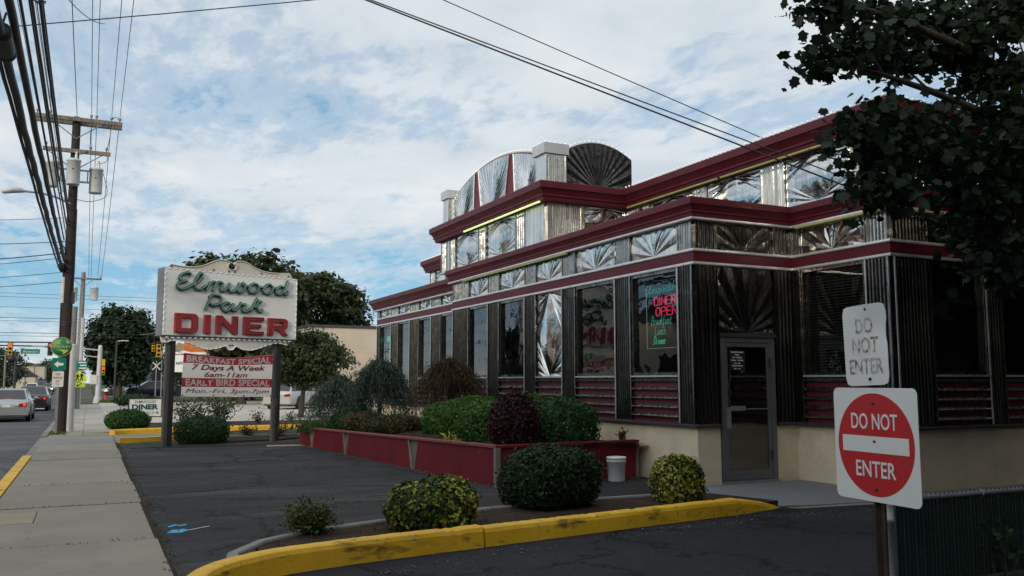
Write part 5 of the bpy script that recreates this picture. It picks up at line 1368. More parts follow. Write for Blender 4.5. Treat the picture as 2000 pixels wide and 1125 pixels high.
# ------------------------------------------------------------------ trees
tree('young_tree', 'young green tree with a forked trunk in front of the beige block building', (8.35, 38.4, 0), 1.15, (.22, 0, 2.5), (1.8, 1.6, 1.32), 15000, .14, L['young'], 101, .13, 150, 'quad', limbs=14, hollow=.35, clr=.14)
tree('broad_tree', 'olive broad tree rising right behind the diner sign', (9.4, 62, 0), 2.6, (0, 0, 6.3), (4.4, 3.2, 4.3), 17000, .40, L['olive'], 102, .3, 230, clr=.12, hollow=.45)
tree('broad_tree', 'darker broad tree between the diner sign and the diner roof', (15.2, 67, 0), 3.4, (0, 0, 6.9), (3.9, 3., 2.9), 15000, .40, L['olive'], 103, .3, 190, clr=.12, hollow=.45)
tree('big_tree', 'big dark tree behind the hydrant and the street lamp', (2.6, 93, 0), 2.0, (.2, 0, 5.0), (3.2, 3., 3.7), 20000, .36, L['tree'], 104, .3, 190, hollow=.4, clr=.13)
tree('dark_tree', 'lower dark tree right of the big dark tree', (6.4, 118, 0), 1.5, (0, 0, 2.8), (2.5, 2.4, 2.2), 5000, .34, L['tree'], 105, .25, 45, hollow=.2)
tree('dark_tree', 'low dark tree behind the blue car and the sign post', (9.4, 116, 0), 1.2, (0, 0, 2.4), (2.5, 2.2, 1.9), 4200, .34, L['tree'], 106, .25, 40, hollow=.2)
tree('dark_tree', 'dark bushy tree seen between the banner and the right sign post', (8.1, 75, 0), 1.4, (0, 0, 3.0), (2.6, 2.2, 2.0), 5000, .30, L['tree'], 107, .25, 45, hollow=.2)
tree('street_tree', 'leafy green tree at the far left edge of the road', (-11.6, 145, -.1), 1.6, (0, 0, 3.8), (3.0, 3.0, 2.8), 4200, .34, L['far'], 108, .25, 45)
tree('street_tree', 'small dark tree right of the far beige house', (-13.6, 178, -.1), 1.0, (0, 0, 2.6), (1.6, 1.6, 2.0), 1600, .34, L['tree'], 109, .2, 25)
def farx(px, Y): return Y*math.tan(math.atan((px-1000)/1710)+YAW)
for i, (px, Y, rx, rz) in enumerate(((84, 300, 5, 3.6), (96, 330, 6, 4.6), (108, 280, 5, 3.2), (117, 300, 6, 3.6), (128, 260, 5, 3.6), (76, 340, 5, 3.2))):
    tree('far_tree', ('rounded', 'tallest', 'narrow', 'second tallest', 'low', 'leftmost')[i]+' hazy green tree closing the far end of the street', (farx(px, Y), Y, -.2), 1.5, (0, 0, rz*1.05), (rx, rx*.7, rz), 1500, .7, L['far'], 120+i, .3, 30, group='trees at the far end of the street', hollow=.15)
# unseen trees: across the street and behind the camera
for i, (x, y, h, r) in enumerate(((-19, 24, 7., 3.6), (-19, 37, 8., 4.2), (-20, 50, 6.5, 3.8), (-19, 66, 8., 4.2), (-24, 12, 8., 4.2))):
    tree('roadside_tree', ('second', 'third', 'fourth', 'farthest', 'nearest')[i]+' dark roadside tree across the street, reflected in the diner windows', (x, y, -.05), h*.25, (0, 0, h*.54), (r, r, h*.46), 3600, .7, L['tree'], 140+i, .3, 45, group='trees across the street', hollow=.15)
for i, (x, y, h, r) in enumerate(((8.5, -6.5, 11, 4.5), (17.5, -5.5, 13, 5.2), (25, -10, 13, 5.5), (24, 3, 13.5, 5.), (1, -13, 11, 4.8), (34, -2, 13, 6), (38, -10, 12, 6.5), (28, 5, 12, 5))):
    tree('shade_tree', ('nearest', 'second', 'third', 'tallest', 'leftmost', 'rightmost', 'farthest', 'widest')[i]+' tall shade tree behind the camera on the diner side', (x, y, -.0), h*.25, (0, 0, h*.52), (r, r, h*.5), 5200, .95, L['tree'], 160+i, .3, 60, group='shade trees behind the camera', hollow=.1)
for i, (x, y, h, r) in enumerate(((-17, -26, 15.5, 6.5), (-18, -15, 15.5, 6.5), (-17, -5, 14.0, 6), (-19, 4, 10.5, 5), (-9, -30, 15, 6.5))):  # unseen; heights set to keep the sun off ground and lower walls
    tree('shade_tree', ('farthest back', 'third', 'second', 'lowest', 'nearest the road')[i]+' tall unseen tree across the street behind the camera, sized to block the sun', (x, y, -.0), h*.25, (0, 0, h*.52), (r, r, h*.48), 5200, .95, L['tree'], 180+i, .3, 60, group='shade trees across the street', hollow=.1)
# the near maple on the right
MAPLE = [(5.44, 5.26, 4.72), (5.75, 5.33, 4.75), (6.11, 5.37, 4.87), (6.48, 5.41, 4.85), (6.86, 5.43, 5.0), (5.43, 5.21, 4.25), (5.64, 5.21, 4.34), (5.95, 5.27, 4.46), (6.27, 5.33, 4.47), (6.54, 5.43, 4.43), (7.0, 5.52, 4.63), (7.4, 5.55, 4.68), (6.83, 5.68, 4.89), (7.25, 5.69, 5.0), (7.34, 5.43, 4.96), (7.37, 5.23, 4.64), (7.37, 4.99, 4.78), (7.54, 4.95, 4.38), (7.46, 5.33, 4.37), (7.39, 5.07, 4.08), (7.37, 4.87, 3.9), (5.37, 4.88, 3.52), (5.56, 4.89, 3.62), (5.79, 4.89, 3.61), (6.13, 4.94, 3.66), (5.49, 4.83, 3.41), (5.82, 4.9, 3.4), (6.08, 4.88, 3.42), (6.41, 4.92, 3.63), (6.66, 4.92, 3.55), (6.36, 4.87, 3.3), (5.58, 4.81, 3.2), (5.48, 4.77, 2.99), (5.67, 4.79, 3.06), (6.86, 4.95, 3.39), (7.06, 4.84, 3.53), (7.12, 4.74, 3.19), (6.81, 4.91, 3.06), (6.9, 4.77, 2.87), (6.97, 4.66, 2.64), (6.55, 4.91, 3.13), (8.01, 5.3, 5.2), (7.96, 5.54, 5.28), (7.05, 4.63, 3.48), (7.26, 5.1, 3.33), (7.21, 5.29, 2.91), (7.2, 5.1, 2.67), (7.21, 4.9, 2.46), (7.6, 4.7, 3.0), (7.5, 4.6, 3.7), (7.5, 4.7, 2.7), (7.3, 4.5, 3.3), (7.0, 4.5, 2.5), (7.7, 4.9, 4.0)]
def maple():
    rng = np.random.default_rng(77)
    t = thing('maple_tree', 'large dark maple whose leafy branches hang in at the top right', 'tree', (11.2, 5.4, 0))
    T0 = np.array((11.2, 5.4, 0)); b = MB()
    b.tube([(0, 0, -.1), (.02, 0, .4), (-.05, .05, 2.5), (-.1, 0, 4.2), (.1, .1, 7.5)], [.36, .27, .23, .20, .08], 10)
    K = np.array(MAPLE)-T0
    G = rng.normal(size=(70, 3)); G /= np.linalg.norm(G, axis=1, keepdims=True)
    G = G*(.45+.55*rng.random((70, 1))**.5)*np.array([3.6, 3.9, 3.2])+np.array([.3, -.2, 6.6])
    # main boughs to the hanging sprays
    boughs = [((-.1, 0, 3.4), (-3.6, -.2, 4.9), (-5.75, -.2, 4.75), .10), ((-.1, 0, 3.0), (-3.2, -.2, 4.2), (-5.7, -.25, 4.2), .09), ((0, 0, 2.6), (-3.0, -.35, 3.6), (-5.7, -.5, 3.45), .085), ((0, 0, 2.4), (-2.4, -.4, 3.1), (-4.4, -.6, 2.7), .07)]
    cur = []
    for p0, p1, p2, r in boughs:
        p0, p1, p2 = map(Vector, (p0, p1, p2))
        pts = [p0*(1-u)**2+p1*2*u*(1-u)+p2*u*u for u in np.linspace(0, 1, 10)]
        b.tube(pts, [r*(1-.88*u) for u in np.linspace(0, 1, 10)], 6); cur += pts[3:]
    for k in K:
        k = Vector(k); q = min(cur, key=lambda c: (c-k).length+abs(c.x-k.x)*.3 + (0 if c.x > k.x else .5))
        b.tube([q, q.lerp(k, .5)+Vector((0, 0, .04)), k], [.014, .009, .004], 4)
    for g in G[:26]:
        g = Vector(g); s = Vector((0, 0, 3.5+2.5*rng.random())); b.tube([s, s.lerp(g, .5)+Vector((0, 0, .3)), g], [.07, .05, .015], 5)
    b.build('trunk', M['bark'], t)
    n1 = 6800; idx = rng.integers(0, len(K), n1)
    C = K[idx]+rng.normal(size=(n1, 3))*np.array([.105, .17, .088])
    nn = rng.normal(size=(n1, 3))+np.array([-.3, -.5, .9]); dd = np.tile([0, 0, -1.], (n1, 1))+rng.normal(size=(n1, 3))*.6
    link('hanging_foliage', leaf_mesh('hanging_foliage', C, .092, L['maple'], 'maple', rng, nn, .3, dd), t)
    n2 = 9000; idx = rng.integers(0, len(G), n2)
    C = G[idx]+rng.normal(size=(n2, 3))*.55
    W = C+T0; keep = (W[:, 0] > 1.28*W[:, 1]+.2) | (W[:, 2] > 1.55+.62*np.hypot(W[:, 0], W[:, 1])+.3)
    C = C[keep]
    link('crown', leaf_mesh('crown', C, .20, L['maple'], 'maple', rng, None, .4), t)
maple()

# ------------------------------------------------------------------ cars
def loft(m, secs, smooth=True):
    k = len(secs[0]); vs = [p for s in secs for p in s]
    fs = [(i*k+j, i*k+j+1, (i+1)*k+j+1, (i+1)*k+j) for i in range(len(secs)-1) for j in range(k-1)]
    m.add(vs, fs, smooth); return m
def car(label, loc, rz, paint, L_=4.5, W=1.76, Hh=1.45, kind='sedan', lit=False, plate=True, head=False, detail=True, group=None, cat='car', scale=1.):
    t = thing({'sedan': 'sedan_car', 'suv': 'suv_car', 'van': 'minivan'}[kind], label, cat, loc, rz, group)
    t.scale = (scale,)*3
    hw = W/2; bh = {'sedan': .95, 'suv': 1.06, 'van': 1.02}[kind]
    st = {'sedan': [(-.5, .38, .74, .78), (-.492, .27, .90, .90), (-.46, .22, .97, .95), (-.40, .20, 1.0, .985), (-.28, .19, 1.0, 1.), (0, .18, .97, 1.), (.2, .18, .94, 1.), (.26, .18, .92, .995), (.36, .19, .86, .98), (.44, .21, .76, .93), (.485, .26, .64, .85), (.5, .36, .52, .72)],
          'suv': [(-.5, .42, .84, .82), (-.492, .30, .98, .92), (-.46, .25, 1.0, .97), (-.3, .22, 1., 1.), (0, .21, .99, 1.), (.2, .21, .98, 1.), (.28, .21, .96, .995), (.40, .22, .90, .97), (.47, .26, .80, .90), (.5, .36, .64, .78)],
          'van': [(-.5, .40, .80, .82), (-.492, .28, .97, .93), (-.46, .23, 1.0, .98), (-.3, .2, 1., 1.), (0, .2, .99, 1.), (.2, .2, .96, 1.), (.3, .2, .92, .99), (.40, .21, .84, .96), (.47, .25, .70, .88), (.5, .36, .55, .74)]}[kind]
    secs = []
    for y, zl, zt, w in st:
        a = hw*w; z1 = bh*zt; y = y*L_
        secs.append([(-a*.55, y, zl), (-a*.93, y, zl+.02), (-a, y, zl+.14), (-a*1.0, y, (zl+z1)*.5), (-a*.985, y, z1-.13), (-a*.93, y, z1-.03), (-a*.80, y, z1), (0, y, z1+.025), (a*.80, y, z1), (a*.93, y, z1-.03), (a*.985, y, z1-.13), (a*1.0, y, (zl+z1)*.5), (a, y, zl+.14), (a*.93, y, zl+.02), (a*.55, y, zl), (-a*.55, y, zl)])
    m = MB(); loft(m, secs); m.add(secs[0], [list(range(15))[::-1]]); m.add(secs[-1], [list(range(15))])
    m.build('body', M[paint], t)
    yb, yr, yf, yw = {'sedan': (-.385, -.20, .06, .255), 'suv': (-.478, -.41, .06, .27), 'van': (-.485, -.40, .10, .33)}[kind]
    yb, yr, yf, yw = [q*L_ for q in (yb, yr, yf, yw)]
    wb, wr = hw*.90, hw*.70; zb = bh*.96; zr = Hh
    def ring(y, w, z): return (y, w, z)
    c = MB(); B = [(-wb, yb, zb-.03), (wb, yb, zb-.03), (wb, yw, zb-.08), (-wb, yw, zb-.08)]; T_ = [(-wr, yr, zr-.05), (wr, yr, zr-.05), (wr*1.02, yf, zr-.05), (-wr*1.02, yf, zr-.05)]
    T2 = [(-wr*.85, yr+.12, zr), (wr*.85, yr+.12, zr), (wr*.85, yf-.1, zr), (-wr*.85, yf-.1, zr)]
    c.add(B+T_+T2, [(0, 1, 5, 4), (1, 2, 6, 5), (2, 3, 7, 6), (3, 0, 4, 7), (4, 5, 9, 8), (5, 6, 10, 9), (6, 7, 11, 10), (7, 4, 8, 11), (8, 9, 10, 11)], False)
    c.build('cabin', M[paint], t)
    def pane(nm, q4, ins, off):
        q4 = [Vector(p) for p in q4]; ce = sum(q4, Vector())/4
        nrm = (q4[1]-q4[0]).cross(q4[3]-q4[0]).normalized()
        P = [p+(ce-p)*ins+nrm*off for p in q4]; P2 = [p-nrm*.012 for p in P]
        MB().add(P+P2, [(0, 1, 2, 3), (7, 6, 5, 4), (0, 4, 5, 1), (1, 5, 6, 2), (2, 6, 7, 3), (3, 7, 4, 0)]).build(nm, M['carglass'], t)
    pane('rear_window', [B[0], B[1], T_[1], T_[0]], .10, .008); pane('windscreen', [B[2], B[3], T_[3], T_[2]], .08, .008)
    for sx in (1, -1):
        n = 2 if kind == 'sedan' else 3
        b0 = [B[1], B[2]] if sx > 0 else [B[0], B[3]]; t0 = [T_[1], T_[2]] if sx > 0 else [T_[0], T_[3]]
        for i in range(n):
            lerp = lambda a, b, u: tuple(a[k]+(b[k]-a[k])*u for k in range(3))
            u0, u1 = i/n+.01, (i+1)/n-.01
            q = [lerp(b0[0], b0[1], u0), lerp(b0[0], b0[1], u1), lerp(t0[0], t0[1], u1), lerp(t0[0], t0[1], u0)]
            if sx < 0: q = [q[1], q[0], q[3], q[2]]
            pane('side_window', q, .09, .008)
    wr_ = .315 if kind == 'sedan' else .345
    for sx in (1, -1):
        for y in (-.31*L_, .305*L_):
            a = MB(); a.lathe([(0, -.02), (wr_+.055, -.02), (wr_+.055, .012), (wr_+.02, .016)], (0, 0, 0), 20, 'x') if False else None
            wl = MB(); ww = .10
            wl.lathe([(wr_*.62, -ww), (wr_*.94, -ww), (wr_, -ww*.7), (wr_, ww*.7), (wr_*.94, ww), (wr_*.66, ww), (wr_*.62, ww*.7)], (0, 0, 0), 20, 'x')
            ax = MB()
            for q in range(20): pass
            x0 = sx*(hw-.085)
            wo_ = wl.build('wheel', M['rubber'], t, (x0, y, wr_))
            rm = MB(); s_ = sx
            rm.lathe([(wr_*.63, .05*s_), (wr_*.60, .085*s_), (wr_*.54, .07*s_), (wr_*.50, .02*s_)], (0, 0, 0), 20, 'x')
            rm.lathe([(wr_*.16, .06*s_), (wr_*.13, .085*s_), (0, .09*s_)], (0, 0, 0), 12, 'x')
            for q in range(7):
                an = 6.283*q/7; d1 = Vector((0, math.cos(an), math.sin(an)))
                rm.tube([Vector((.07*s_, 0, 0))+d1*wr_*.12, Vector((.075*s_, 0, 0))+d1*wr_*.57], [.025, .034], 4)
            rm.build('rim', M['galv'], wo_)
            arc = MB(); arc.lathe([(0, 0), (wr_+.06, 0), (wr_+.06, .03*s_), (wr_+.02, .034*s_), (0, .034*s_)], (0, 0, 0), 20, 'x')
            arc.build('wheel_arch', M['black'], t, (sx*(hw-.022) if kind != 'sedan' else sx*(hw-.024), y, wr_+.02))
    yr0 = -.5*L_
    for sx in (1, -1):
        x0, x1 = sorted((sx*hw*.52, sx*hw*.88)); zt = bh*.80
        q = MB(); q.prism_xz([(x0, zt-.12), (x1, zt-.10), (x1, zt+.06), (x0, zt+.02)] if sx > 0 else [(x0, zt-.10), (x1, zt-.12), (x1, zt+.02), (x0, zt+.06)], yr0-.012, yr0+.15)
        tl = q.build('tail_light', M['tailoff'], t)
        if lit: MB().lathe([(0, -.006), (.05, -.004), (.062, .01)], ((x0+x1)/2+sx*.06, yr0-.012, zt-.02), 10, 'y').build('brake_lamp', M['tail'], tl)
        hl = MB(); x0, x1 = sorted((sx*hw*.50, sx*hw*.84)); hl.prism_xz([(x0, bh*.52), (x1, bh*.56), (x1, bh*.68), (x0, bh*.62)], .455*L_, .497*L_)
        hl.build('headlight', M['headl'] if head else M['lens'], t)
        mi = MB(); mi.ball((sx*(hw+.06), yw-.12, bh*.98+.04), .10, .07, .075, 8, 5); mi.build('mirror', M[paint], t)
    MB().box(-hw*.94, hw*.94, yr0-.035, yr0+.05, .30, .46).build('rear_bumper', M[paint], t)
    MB().box(-hw*.80, hw*.80, yr0-.02, yr0+.1, .20, .30).build('bumper_skirt', M['bumperdark'], t)
    MB().box(-hw*.92, hw*.92, .44*L_, .505*L_, .28, .45).build('front_bumper', M[paint], t)
    MB().box(-hw*.45, hw*.45, .46*L_, .503*L_, .46, .58).build('grille', M['bumperdark'], t)
    if plate:
        MB().box(-.30, .30, yr0-.008, yr0+.02, bh*.66, bh*.80).build('plate_recess', M['bumperdark'] if kind == 'sedan' and paint != 'silver' else M['greyink'], t)
        MB().box(-.155, .155, yr0-.016, yr0, bh*.67, bh*.78).build('licence_plate', M['oldwhite'], t)
    if lit: MB().box(-.16, .16, yb+.14, yb+.2, zb+.035, zb+.065).build('high_brake_lamp', M['tail'], t)
    MB().box(-hw*.78, hw*.78, -.44*L_, .44*L_, .16, .26).build('underbody', M['black'], t)
    return t
car('silver sedan waiting with its brake lights lit at the left edge', (-3.12, 45.2, RZ), 0, 'silver', 4.5, 1.76, 1.42, lit=True)
car('dark maroon sedan ahead of the silver sedan with brake lights lit', (-2.98, 60.5, RZ), 0, 'maroon', 4.6, 1.78, 1.45, lit=True)
car('white sedan farther up the road beyond the dark sedan', (farx(63, 140), 140, RZ), 0, 'whitecar', 4.6, 1.78, 1.5)
car('dark grey van far up the road left of the lit headlights', (farx(82.5, 180), 180, RZ), math.pi, 'greycar', 4.8, 1.9, 1.8, 'suv', cat='van')
car('grey car far up the road with its headlights on', (farx(94.5, 160), 160, RZ), math.pi, 'greycar', 4.5, 1.76, 1.42, head=True)
car('pale car parked far up the road beside the dark pole', (farx(106.5, 190), 190, RZ), 0, 'silver', 4.5, 1.8, 1.7, 'suv')
car('sand coloured minivan parked in the light lot behind the young tree', (11.1, 51.5, 0), R(-42), 'sand', 5.0, 1.9, 1.75, 'van')
car('white car parked in the far lot just below the banner', (12.2, 76, .01), R(150), 'whitecar', 4.5, 1.8, 1.6, 'suv')
car('dark blue car crossing behind the entrance board', (5.6, 96.5, .0), R(97), 'navy', 4.7, 1.8, 1.6, 'suv')
car('dark parked car in the shade behind the dark blue car', (3.6, 108, .02), R(92), 'greycar', 4.6, 1.8, 1.5)
car('black parked car with a pale roof right of the hydrant lamp', (8.6, 107, .02), R(88), 'navy', 4.6, 1.8, 1.7, 'suv')

# ------------------------------------------------------------------ poles, lines, signals
UP = thing('utility_pole', 'dark wooden utility pole with two crossarms, three grey transformers and a street lamp', 'utility pole', (-.72, 30.1, 0))
MB().tube([(0, 0, -.3), (0, 0, 3), (-.01, 0, 6.5), (-.01, 0, 9.85)], [.165, .155, .14, .12], 14).build('pole', M['darkpole'], UP)
for z, x0, x1 in ((9.68, -1.17, 1.30), (8.66, -.90, 1.00)):
    a = MB(); a.box(x0, x1, -.22, -.13, z, z+.12)
    if z > 9: a.box(x0, x1, .13, .22, z-.04, z+.08)
    o = a.build('crossarm', M['arm'], UP)
    br = MB(); br.tube([(-.75, -.17, z), (0, -.13, z-.55)], .016, 4); br.tube([(.75, -.17, z), (0, -.13, z-.55)], .016, 4); br.build('brace', M['galv'], o)
    for x in ((-1.1, -.75, .40, .55, .98, 1.22) if z > 9 else (-.82, .42, .88)):
        MB().lathe([(.015, 0), (.015, .06), (.05, .07), (.03, .10), (.05, .12), (.03, .15), (.0, .16)], (x, -.17, z+.12), 8).build('insulator', M['galv'], o)
def transformer(par, x, y, z, h=.78, r=.20):
    o = MB().lathe([(.0, 0), (r*.94, 0), (r*.96, .03), (r*.96, h-.06), (r*1.05, h-.05), (r*1.05, h), (r*.8, h+.04), (0, h+.06)], (0, 0, 0), 16).build('transformer', M['trans'], par, (x, y, z))
    MB().lathe([(.04, 0), (.05, .05), (.035, .08), (.05, .12), (.03, .16), (.03, .24), (0, .25)], (r*.3, 0, h+.03), 8).build('bushing', M['lens'], o)
    MB().lathe([(.0, -.02), (.02, -.02), (.02, .02)], (-.02, -r*.97, h*.6), 8, 'y').build('gauge', M['bumperdark'], o)
    return o
transformer(UP, -.02, -.38, 7.60); transformer(UP, -.62, -.05, 7.55); transformer(UP, .62, -.05, 7.45)
br = MB()
for z in (7.75, 8.12):
    br.box(-.48, -.10, -.09, -.03, z, z+.05); br.box(.10, .48, -.09, -.03, z, z+.05); 
br.box(-.40, -.36, -.07, -.03, 7.75, 8.15); br.box(.36, .40, -.07, -.03, 7.75, 8.15); stuff(br.build('transformer_bracket', M['galv'], UP))
la = MB(); la.tube([(-.05, -.1, 7.05), (-.45, -.1, 7.22), (-.9, -.1, 7.32), (-1.35, -.1, 7.33)], .035, 8); lo = la.build('lamp_arm', M['galv'], UP)
lh = MB(); lh.tube([(-1.30, -.1, 7.33), (-1.42, -.1, 7.35), (-1.62, -.1, 7.34), (-1.88, -.1, 7.27), (-1.93, -.1, 7.25)], [.05, .10, .12, .09, .03], 10, flat=(Vector((0, 0, 1)), .8)); lh.build('lamp_head', M['greypole'], lo)
MB().tube([(-.13, -.05, 3.95), (-.13, -.05, 4.75)], .07, 8).build('meter_box', M['lens'], UP)
MB().box(.08, .20, -.1, .12, 3.95, 4.3).build('junction_box', M['bumperdark'], UP)
rs = MB(); rs.tube([(-.15, -.05, 5.1), (-.17, -.05, 4.0), (-.15, -.06, 2.0)], .02, 6); rs.tube([(.13, -.07, 6.9), (.15, -.08, 5.), (.14, -.09, 3.2)], .015, 6)
for z in (3.25, 3.32, 2.62): rs.lathe([(.16, 0), (.165, .02), (.16, .04)], (0, 0, z), 14)
rs.build('riser', M['cable'], UP)
hd = MB(); rng = np.random.default_rng(3)
for i in range(9):
    z = 5.0+.9*rng.random(); x = -.18-.12*rng.random(); hd.tube([(x, -.1, z), (x-.1, -.2, z+.15*rng.normal()), (x+.12, -.12, z-.25)], .012, 5)
hd.ball((-.2, -.1, 5.05), .09, .14, .16, 8, 6); hd.ball((-.22, -.12, 5.55), .06, .1, .10, 8, 6); hd.build('cable_clamps', M['cable'], UP)
tw_ = MB()
for p in (((-.02, -.38, 8.5), (.2, -.3, 8.62), (.42, -.17, 8.80)), ((.62, -.05, 8.4), (.9, -.12, 8.5), (.88, -.17, 8.78)), ((.82, -.1, 8.1), (.95, -.2, 7.4), (.5, -.2, 7.15), (.12, -.12, 7.2)), ((-.45, -.05, 7.5), (-.2, -.2, 7.15), (.1, -.2, 7.25)), ((.42, -.17, 9.7), (.40, -.2, 9.1), (.46, -.17, 8.82)), ((.98, -.17, 9.7), (.95, -.25, 9.2), (.88, -.17, 8.82)), ((.98, -.17, 9.85), (1.1, -.2, 9.95), (1.22, -.17, 9.86))):
    tw_.tube([tuple(q) for q in cr_spline(p, 4)], .010, 5)
tw_.build('jumper_wire', M['cable'], UP)

def cable(label, pts, r, group='overhead cables along the street', sag=0., n=14, name='overhead_cable', cat='cable'):
    a, b = Vector(pts[0]), Vector(pts[1])
    rr = random.Random(int(r*1e5)+n+int(a.x*100)); wob = r*.10 if r > .02 else 0.
    if wob: n = 60
    P = [a.lerp(b, u)-Vector((rr.gauss(0, wob), 0, sag*4*u*(1-u)+rr.gauss(0, wob))) for u in np.linspace(0, 1, n)]
    return tag(MB().tube(P, r, 6).build(name, M['cable']), label, cat, group)
YB = -12.
G1 = 'bare wires on the pole crossarms'
for x, lab in ((-1.82, 'leftmost bare wire'), (-1.47, 'second bare wire from the left'), (-.32, 'left wire of the middle pair'), (-.17, 'right wire of the middle pair'), (.26, 'second bare wire from the right'), (.50, 'rightmost bare wire')):
    cable(lab+' running overhead to the pole crossarm', ((x, 29.9, 9.98), (x, YB, 10.2)), .008, G1, .12)
    if x > -.5: cable(lab+' running on from the pole crossarm to the next pole', ((x, 30.2, 9.98), (-.6+(x+.7)*.8, 56, 7.62)), .010, G1, .35)
cable('single bare wire over the top of the dark pole', ((-.73, 30.1, 9.9), (-.73, YB, 10.3)), .010, G1, .1)
cable('thin service wire passing left of the dark pole', ((-1.18, 30.0, 7.9), (-1.18, YB, 8.4)), .007, G1, .2)
G2 = 'thick dark cable bundles at the left edge'
cable('outermost thick cable bundle rising along the left edge', ((-.93, 30.0, 5.08), (-.93, YB, 5.35)), .046, G2, .32, 24)
cable('thick cable bundle close beside the outermost one', ((-.85, 30.0, 5.25), (-.83, YB, 5.5)), .042, G2, .30, 24)
cable('thinner bundle between the thick bundles and the black cable', ((-.90, 30.0, 5.9), (-.87, YB, 6.2)), .018, G2, .28, 24)
cable('plain black cable hanging right of the thick bundles', ((-.80, 30.0, 6.5), (-.79, YB, 6.9)), .024, G2, .25, 24)
cable('twisted dark cable left of the plain black cable', ((-.86, 30.0, 6.4), (-.88, YB, 6.75)), .022, G2, .28, 24)
for i, dx in enumerate((0, .04, .09)):
    cable(('left', 'middle', 'right')[i]+' one of three thin wires beside the thick bundles', ((-1.0+dx, 30.0, 7.4), (-1.0+dx, YB, 7.9)), .008, G2, .22, 24)
sp_ = thing('splice_case', 'dark cylindrical splice case hanging on the thick cables at the left edge', 'splice case', (-.93, 9.8, 4.93))
MB().lathe([(.02, -.40), (.055, -.36), (.085, -.32), (.09, -.28), (.09, .28), (.085, .32), (.055, .36), (.02, .42)], (0, 0, 0), 14, 'y').build('case', M['bumperdark'], sp_)
for y in (-.30, .30): MB().lathe([(.09, -.03), (.098, -.02), (.098, .02), (.09, .03)], (0, y, 0), 14, 'y').build('end_band', M['cable'], sp_)
MB().tube([(0, -.25, .09), (0.03, -.25, .22)], .012, 5).tube([(0, .25, .09), (0.03, .25, .22)], .012, 5).build('hanger', M['cable'], sp_)
dv = thing('cable_bracket', 'cluster of small clamps and loops on the twisted cable near the top left', 'cable fitting', (-.86, 11.0, 6.15))
k_ = MB(); rng = np.random.default_rng(9)
for i in range(10):
    y = -.6+1.2*i/9; k_.ball((.03*rng.normal(), y, .05*rng.normal()), .035, .05, .03, 6, 5)
k_.build('clamp', M['cable'], dv)
k2_ = MB()
for i in range(4):
    y = -.5+.35*i; k2_.tube([tuple(q) for q in cr_spline([(0, y, 0), (.12, y+.05, -.06), (.16, y+.2, .05), (.06, y+.25, .05)], 4)], .009, 5)
k2_.tube([(-.2, -.1, -.05), (0, 0, 0), (.10, .1, .02)], .012, 5); k2_.build('loop', M['cable'], dv)
for i, (x0, x1, z0, z1, r) in enumerate(((-.99, -1.0, 5.0, 5.45, .022), (-.90, -.90, 5.35, 5.75, .016), (-.78, -.76, 5.7, 6.15, .012), (-.83, -.83, 6.9, 7.3, .016))):
    cable(('medium cable lashed outside the thick bundles', 'medium cable lashed between the thick bundles', 'thin cable sagging inside the thick bundles', 'uppermost medium cable above the twisted cable')[i], ((x0, 30.0, z0), (x1, YB, z1)), r, G2, .34-.03*i, 24)
G3 = 'service wires crossing the sky'
cable('wavy wire crossing the top left of the sky', ((-12, 20, 6.07), (22, 20, 16.3)), .012, G3, .4)
cable('thicker of the two close dark wires slanting down over the diner roof', ((-14, 18.94, 14.14), (12.0, 8.06, 3.41)), .012, G3, .0, 20)
cable('thinner of the two close dark wires slanting down over the diner roof', ((-14, 18.96, 13.91), (12.0, 8.08, 3.58)), .009, G3, .0, 20)
cable('single thin wire slanting down to the diner roof edge', ((-14, 17.79, 15.23), (10.07, 11.06, 5.62)), .008, G3, .12, 20)
cable('short slack wire joining the left cables to the wavy wire', ((-.85, 14, 7.6), (-.05, 20.3, 9.3)), .008, G3, .2)
G4 = 'wires from the dark pole to the left'
for i, (z0, z1, r) in enumerate(((5.85, 6.2, .012), (5.5, 4.9, .016), (5.35, 4.7, .010), (4.9, 4.55, .009), (4.6, 4.35, .010), (6.6, 6.9, .008))):
    cable(('highest', 'thick', 'thin', 'second lowest', 'lowest', 'topmost pale')[i]+' wire leaving the dark pole towards the left edge', ((-.85, 30.0, z0), (-16, 33, z1)), r, G4, .45)
G5 = 'wires over the far crossing'
for i, (z, y) in enumerate(((8.9, 82), (8.6, 82), (7.9, 84), (6.75, 80), (6.5, 80), (5.5, 79), (5.25, 79))):
    cable(('highest', 'second highest', 'third', 'thick upper', 'thin middle', 'thick lower', 'lowest')[i]+' wire strung across the street at the far crossing', ((-30, y, z), (40, y+1, z+.5)), .022 if i in (3, 5) else .015, G5, .3)

P2 = thing('utility_pole', 'grey wooden utility pole with one crossarm and two transformers beyond the dark pole', 'utility pole', (-.58, 56, 0))
MB().tube([(0, 0, -.3), (0, 0, 4), (0, 0, 7.85)], [.17, .15, .12], 10).build('pole', M['greypolewood'], P2)
o = MB().box(-.75, .98, -.2, -.1, 7.42, 7.52).build('crossarm', M['arm'], P2)
MB().tube([(-.5, -.15, 7.42), (0, -.12, 6.95)], .02, 4).tube([(.5, -.15, 7.42), (0, -.12, 6.95)], .02, 4).build('brace', M['galv'], o)
for x in (-.65, .9): MB().lathe([(.03, 0), (.06, .08), (.03, .16), (0, .2)], (x, -.15, 7.52), 6).build('insulator', M['galv'], o)
transformer(P2, -.45, 0, 6.15, .8, .2); transformer(P2, .62, 0, 6.25, .75, .22)
MB().tube([(.1, -.16, .1), (.1, -.16, 5.2)], .10, 8).build('conduit', M['greypole'], P2)
P3 = thing('wooden_post', 'short dark pole standing just left of the grey utility pole', 'pole', (-1.05, 62, 0))
MB().tube([(0, 0, -.3), (0, 0, 6.3)], [.24, .19], 10).build('pole', M['greypolewood'], P3)
